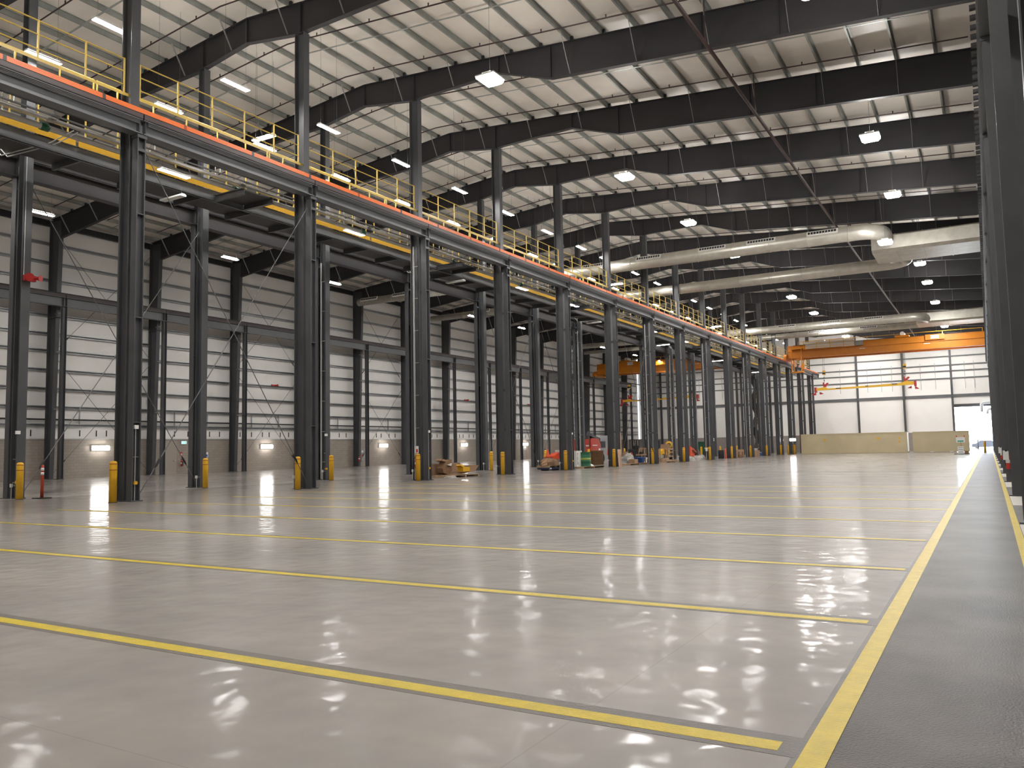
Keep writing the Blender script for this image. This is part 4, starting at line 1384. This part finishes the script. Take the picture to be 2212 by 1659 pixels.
MB().lathe([(.44, 0), (.44, 1.0), (.455, 1.0), (.455, 1.05), (.43, 1.06), (0, 1.06)], n=24).build('shell', 'cardboard_dark', t)
MB().lathe([(.441, 0), (.45, .0), (.45, .05), (.441, .05)], n=24).build('rim', 'grey_plastic', t)
for i, (x, y, w, d, h, r, lab) in enumerate(((-25.0, 51.0, .6, .9, .55, .2, 'low open carton between the green drum and the brown fibre drum'), (-24.9, 53.0, .4, .5, .95, 0, 'narrow upright carton behind the sixth front-row bollard'), (-24.8, 51.95, .5, .5, .8, .5, 'square carton behind the brown fibre drum'))):
    carton(lab, (x, y, 0), w, d, h, r, i == 0)
for i, (x, y, w, h) in enumerate(((-23.9, 51.15, .3, .16), (-24.2, 51.45, .35, .2), (-24.3, 53.2, .35, .3), (-24.1, 52.85, .25, .2), (-24.2, 53.5, .3, .42))):
    t = thing('waste_bag', ('small white waste bag between the drums', 'larger white waste bag between the drums', 'white waste bag beside the sixth front-row bollard', 'small white waste bag beyond the brown fibre drum', 'tall white waste bag against the sixth front-row column')[i], 'bag', (x, y, .125 if i < 2 else 0), 'white waste bags')
    lump(MB(), (0, 0, 0), (w, w, h), seed=20 + i).build('bag', 'sign_white', t)

# 4. red boom lift in the low bay
t = thing('boom_lift', 'red boom lift with a folded grey boom behind the second column row', 'boom lift', (-31.6, 67.2, 0))
MB().prism([(-1.75, .95), (1.6, .95), (1.6, 1.65), (1.1, 2.2), (-.35, 2.25), (-.6, 2.05), (-.6, 1.35), (-.95, 1.35), (-.95, 2.15), (-1.7, 2.15)], 'yz', -.7, .7).build('turret', 'lift_red', t)
MB().box(-.9, .9, -1.5, 1.4, .55, .95).build('chassis', 'black_steel', t)
for x in (-.85, .85):
    for y in (-1.2, 1.2): MB().tube([(x - .18, y, .42), (x + .18, y, .42)], .42, 16).build('wheel', 'rubber', t)
b = MB().prism([(-.95, 1.4), (-.6, 1.4), (-.6, 2.4), (-.25, 2.62), (1.7, 2.25), (1.7, 2.05), (-.3, 2.3), (-.95, 2.5)], 'yz', .3, .62).build('boom', 'steel', t)
MB().prism([(-.9, 2.3), (-.2, 2.3), (-.5, 2.85)], 'yz', .32, .6).build('boom_link', 'steel', b)
MB().box(-.1, .5, 1.7, 3.1, 1.35, 1.95).build('basket', 'black_steel', t)
MB().box(.71, .72, -.25, .8, 1.55, 1.63).build('name_stripe', 'sign_white', t)
MB().box(.71, .72, -1.65, -1.05, 1.5, 1.62).build('name_stripe', 'sign_white', t)
MB().box(.71, .72, 1.05, 1.45, 1.05, 1.3).build('warning_label', 'sign_white', t)
MB().box(-.2, .4, 1.2, 1.6, 2.2, 2.35).build('control_box', 'sign_white', t)

# 5. boards leaning on the sixth column
t = thing('plywood_sheet', 'pinkish plywood sheet leaning on the sixth front-row column', 'board', (-22.62, 53.3, 0))
MB().prism([(0, 0), (.03, 0), (-.05, 1.22), (-.08, 1.22)], 'xz', 0, .56).build('sheet', 'plywood', t)
MB().bar((.035, .3, .05), (-.02, .52, .9), .012, .012).build('strap', 'black_plastic', t)
t = thing('timber_stick', 'tall thin timber stick leaning on the sixth front-row column', 'timber', (-22.66, 53.88, 0))
MB().bar((0, 0, 0), (-.03, .06, 2.45), .09, .04).build('stick', 'plywood', t)

# 6. heap past the sixth column
pallet('wooden pallet of scrap past the sixth front-row column', (-24.0, 59.2, 0), 1.3, 4.0)
for i, (x, y, z, w, d, h, m, lab) in enumerate(((-24.4, 57.9, .125, .8, 1.5, .18, 'grey_plastic', 'bottom grey metal bundle on the scrap pallet'), (-24.45, 57.9, .31, .75, 1.3, .16, 'galvanised', 'middle grey metal bundle on the scrap pallet'), (-24.4, 57.8, .475, .7, 1.1, .18, 'grey_plastic', 'top grey metal bundle on the scrap pallet'))):
    t = thing('metal_bundle', lab, 'metal bundle', (x, y, z), 'metal bundles on the scrap pallet')
    for j in range(4): MB().box(-w / 2 + j * w / 4, -w / 2 + j * w / 4 + w * .2, -d / 2, d / 2, 0, h).build('bar', m, t)
t = thing('white_sack', 'big white sack on the scrap pallet', 'sack', (-24.3, 59.3, .125))
lump(MB(), (0, 0, 0), (.5, .65, .75), 10, 6, 40).build('sack', 'rubble_grey', t)
t = thing('blue_bucket', 'blue plastic tub on the scrap pallet', 'tub', (-23.7, 60.15, .125))
MB().lathe([(.30, 0), (.42, .40), (.45, .40), (.45, .43), (.40, .43), (.29, .03), (0, .03)], n=18).build('tub', 'blue_plastic', t)
carton('small carton on the scrap pallet before the blue tub', (-23.65, 58.6, .125), .5, .7, .3)
carton('carton standing on the floor behind the white sack', (-25.2, 60.2, 0), .6, .9, 1.0)
t = thing('saw_horse', 'timber stand with clamps beside the seventh front-row bollard', 'stand', (-24.0, 61.6, 0))
for x, y in ((-.3, -.3), (-.3, .3), (.3, -.3), (.3, .3)): MB().bar((x, y, 0), (x * .7, y * .7, 1.2), .09).build('leg', 'wood', t)
MB().box(-.4, .4, -.6, .6, .68, .80).build('crossbar', 'wood', t)
for y in (-.5, .5): MB().box(-.1, .15, y - .12, y + .12, .80, .95).build('clamp', 'black_plastic', t)
MB().box(-.3, .3, -.06, .06, 1.2, 1.28).build('top_bar', 'wood', t)
t = thing('timber_stick', 'tall thin timber stick standing beside the seventh second-row column', 'timber', (-28.6, 67.4, 0))
MB().bar((0, 0, 0), (-.05, .1, 3.0), .10, .05).build('stick', 'plywood', t)

# 7. forklift, hydrant post and grey partition
t = thing('forklift', 'black forklift with an overhead guard between the column rows', 'forklift', (-30.8, 77.5, 0))
MB().prism([(-1.2, .3), (1.0, .3), (1.0, .85), (.3, .95), (-.4, .95), (-1.2, 1.15)], 'yz', -.5, .5).build('body', 'black_steel', t)
for x in (-.48, .48):
    MB().bar((x, .85, .85), (x, .5, 2.05), .07).build('guard_post', 'black_steel', t)
    MB().bar((x, -.75, 1.1), (x, -.7, 2.05), .07).build('guard_post', 'black_steel', t)
    MB().box(x - .05, x + .05, 1.02, 1.14, .1, 2.1).build('mast_rail', 'black_steel', t)
    for y in (-.8, .7): MB().tube([(x - .12, y, .32), (x + .12, y, .32)], .32, 14).build('wheel', 'rubber', t)
    MB().box(x * .6 - .06, x * .6 + .06, 1.14, 2.1, .08, .14).build('fork', 'black_steel', t)
MB().box(-.55, .55, -.78, .58, 2.05, 2.12).build('overhead_guard', 'black_steel', t)
MB().box(-.25, .25, -.35, .15, .95, 1.12).build('seat', 'black_plastic', t)
MB().box(-.25, .25, -.42, -.32, 1.1, 1.5).build('seat_back', 'black_plastic', t)
MB().box(.505, .51, -.6, .2, .5, .8).build('side_panel', 'bollard_yellow', t)
t = thing('red_canister', 'dark red canister standing on the floor before the forklift', 'canister', (-27.2, 66.9, 0))
MB().lathe([(.16, 0), (.16, .75), (.1, .85), (.05, .9), (0, .9)], n=14).build('body', 'red_paint', t)
t = thing('grey_partition', 'tall grey partition panel with a sign far behind the scrap pallet', 'partition', (-38.0, 86.5, 0))
MB().box(-.9, .9, 0, .12, 0, 2.75).build('panel', 'door_grey', t)
MB().box(.25, .65, -.05, 0, 2.25, 2.5).build('exit_sign', 'sign_green', t)
MB().prism([(-.1, .5), (.5, .4), (.35, 1.4), (.0, 1.4)], 'xz', -.02, 0).build('red_mark', 'hot_orange', t)

# 8. yellow boom lift
t = thing('boom_lift', 'yellow boom lift engine cover seen between the seventh and eighth columns', 'boom lift', (-29.4, 80.4, 0))
MB().prism([(-1.2, .5), (1.3, .5), (1.35, .75), (1.0, 1.12), (-.9, 1.15), (-1.2, .9)], 'yz', -.6, .6).build('turret', 'bollard_yellow', t)
MB().box(-.8, .8, -1.3, 1.3, .22, .5).build('chassis', 'rubble_grey', t)
for x in (-.75, .75):
    for y in (-1.0, 1.0): MB().tube([(x - .14, y, .3), (x + .14, y, .3)], .3, 14).build('wheel', 'rubber', t)
MB().box(.601, .606, -.1, .5, .85, .95).build('name_mark', 'red_paint', t)
b = MB().box(-.35, .35, -1.2, -.6, 1.1, 2.0).build('basket', 'black_steel', t)
MB().box(-.25, .25, -.1, .4, 1.15, 1.5).build('control_post', 'red_paint', t)

# 9. wooden frame with a hose reel
t = thing('timber_crate_frame', 'open timber crate frame beside the eighth front-row bollard', 'crate', (-24.7, 69.0, 0))
for x in (-.35, .35):
    for y in (-.7, .7): MB().box(x - .05, x + .05, y - .05, y + .05, 0, 1.15).build('post', 'wood', t)
for z in (.45, .8, 1.05): MB().box(.33, .40, -.75, .75, z, z + .09).build('slat', 'wood', t)
MB().box(-.4, .4, -.75, .75, 1.14, 1.2).build('top', 'plywood', t)
carton('carton on top of the open timber crate frame', (-24.7, 68.75, 1.2), .6, .7, .35)
t = thing('hose_reel', 'yellow coiled hose on top of the timber crate frame', 'hose reel', (-24.6, 69.45, 1.2))
o = MB().lathe([(.12, -.12), (.28, -.12), (.32, 0), (.28, .12), (.12, .12)], n=18).build('coil', 'bollard_yellow', t)
o.location = (0, 0, .31); o.rotation_euler = (math.pi / 2, 0, .4)
o = MB().lathe([(.0, -.14), (.14, -.14), (.14, .14), (0, .14)], n=14).build('drum', 'black_plastic', t)
o.location = (0, 0, .31); o.rotation_euler = (math.pi / 2, 0, .4)
pallet('wooden pallet past the seventh front-row column', (-24.0, 66.6, 0), 1.1, 2.2)
pallet('second wooden pallet past the seventh front-row column', (-24.0, 69.6, 0), 1.1, 1.8)
t = thing('timber_pile', 'pile of short timbers on the wooden pallet past the seventh column', 'timber', (-24.0, 66.6, .125))
for j in range(7): MB().box(-.45 + (j % 4) * .23, -.45 + (j % 4) * .23 + .16, -.9 + (j % 2) * .2, .7 + (j % 3) * .15, (j // 4) * .12, (j // 4) * .12 + .11).build('timber', 'wood', t)
t = thing('white_sheeting', 'white sheeting heaped behind the timbers past the seventh column', 'sheeting', (-25.6, 67.2, 0))
lump(MB(), (0, 0, 0), (.6, 1.1, .5), 12, 5, 60).build('heap', 'sign_white', t)

# 10. concrete rubble past the eighth column
for i, (y, x, w, h) in enumerate(((73.0, -23.9, .5, .42), (74.0, -24.2, .6, .38), (74.9, -23.8, .55, .48), (75.8, -24.3, .65, .40), (76.6, -23.9, .45, .50), (77.3, -24.3, .5, .45))):
    t = thing('concrete_lump', f'grey lump of broken concrete past the eighth front-row column, {ORD[i]} along', 'rubble', (x, y, 0), 'broken concrete past the eighth column')
    lump(MB(), (0, 0, 0), (w, w * .9, h), 8, 3, 70 + i).build('lump', 'rubble_grey', t)
t = thing('orange_bag', 'small orange bag on the broken concrete heap', 'bag', (-24.1, 74.2, .34))
lump(MB(), (0, 0, 0), (.22, .3, .28), 8, 4, 80).build('bag', 'cone_orange', t)
t = thing('red_generator', 'red machine on wheels behind the broken concrete', 'machine', (-27.2, 83.0, 0))
MB().prism([(-.9, .35), (1.2, .25), (1.2, .75), (.4, 1.05), (-.9, 1.35)], 'yz', -.4, .4).build('body', 'hot_orange', t)
for y in (-.6, .7): MB().tube([(-.45, y, .25), (.45, y, .25)], .25, 12).build('wheel', 'rubber', t)
MB().prism([(-.2, .8), (1.3, .45), (1.3, .55), (-.2, .95)], 'yz', .4, .5).build('arm', 'black_steel', t)

# 11. barrel, cartons farther on
t = thing('dark_barrel', 'dark barrel at the foot of the tenth front-row column', 'barrel', (-23.95, Y(9) - 1.0, 0))
MB().lathe([(.28, 0), (.30, .05), (.31, .4), (.30, .8), (.27, .88), (0, .88)], n=18).build('shell', 'black_plastic', t)
t = thing('delineator_post', 'orange post beside the tenth front-row bollard', 'post', (-23.55, Y(9) - .75, 0))
MB().lathe([(.12, 0), (.12, .04), (.08, .05), (.08, 1.0), (0, 1.05)], n=12).build('tube', 'cone_orange', t)
carton('big carton with a cut opening past the tenth front-row column', (-23.9, 89.0, 0), .9, 3.0, .85)
t = thing('dark_cutout', 'dark cutout pieces set before the face of the big cut carton', 'frame', (-23.40, 89.0, 0))
MB().box(0, .05, -.9, -.55, .05, .62).box(0, .05, .55, .9, .05, .62).box(0, .05, -.55, .55, .05, .28).build('frame', 'cardboard_dark', t)  # dark pieces that stand for the opening cut in the carton
carton('plain carton past the eleventh front-row column', (-23.9, 96.5, 0), .9, 2.4, .68)
t = thing('grey_tote', 'pale grey tote on the plain carton past the eleventh column', 'tote', (-23.9, 96.2, .693))
MB().box(-.4, .4, -.9, .7, 0, .20).build('body', 'rubble_grey', t)
MB().box(-.42, .42, -.92, .72, .20, .23).build('lid', 'sign_white', t)
t = thing('blue_cooler', 'small blue cooler behind the plain carton', 'cooler', (-23.9, 99.0, 0))
MB().box(-.25, .25, -.35, .35, 0, .4).build('body', 'blue_plastic', t)
MB().box(-.26, .26, -.36, .36, .4, .46).build('lid', 'sign_white', t)
t = thing('green_hopper', 'green hopper bin far behind the tenth column', 'bin', (-33.0, 108.0, 0))
MB().prism([(-.9, 1.0), (-.6, .5), (.6, .5), (.9, 1.9), (-.9, 1.9)], 'xz', -.8, .8).build('bin', 'drum_green', t)
for x in (-.5, .5): MB().box(x - .06, x + .06, -.7, .7, 0, .5).build('leg', 'black_steel', t)
t = thing('notice_plate', 'green notice plate with white lines on the ninth front-row column', 'sign', (XA + .140, Y(8), 1.75))
MB().box(0, .012, -.14, .14, 0, .34).build('board', 'drum_green', t)
for z in (.06, .14, .24): MB().box(.012, .015, -.11, .11, z, z + .05).build('print_line', 'sign_white', t)
t = thing('socket_cluster', 'cream socket cluster on the ninth front-row column', 'socket box', (XA - .5, Y(8) - .30, 1.05))
MB().box(-.2, .2, 0, .14, 0, .14).build('box', 'bollard_yellow', t)
MB().box(-.1, .1, -.05, 0, -.22, .10).build('socket', 'sign_white', t)

# 12. stair tower far back between the rows
t = thing('stair_tower', 'black stair tower with yellow rails far back between the column rows', 'stairs', (-30.9, 127.0, 0))
z = 0.0
for i in range(6):
    s = 1 if i % 2 == 0 else -1
    MB().bar((0, -s * 1.6, z), (0, s * 1.6, z + 2.0), .9, .08).build('flight', 'grating', t)
    MB().box(-.6, .6, s * 1.6, s * 2.5, z + 1.96, z + 2.04).build('landing', 'grating', t)
    for zz in (.55, 1.0): MB().tube([(.5, -s * 1.6, z + zz), (.5, s * 1.6, z + 2 + zz), (.5, s * 2.45, z + 2 + zz)], .03, 6).build('rail', 'bollard_yellow', t)
    for yy in (-1.6, 0, 1.6): MB().box(.48, .52, s * yy - .02, s * yy + .02, z + (yy + 1.6) / 1.6, z + (yy + 1.6) / 1.6 + 1.0).build('rail_post', 'bollard_yellow', t)
    z += 2.0
for x in (-.6, .6):
    for y in (-2.5, 2.5): MB().box(x - .06, x + .06, y - .06, y + .06, 0, 12.6).build('tower_leg', 'black_steel', t)
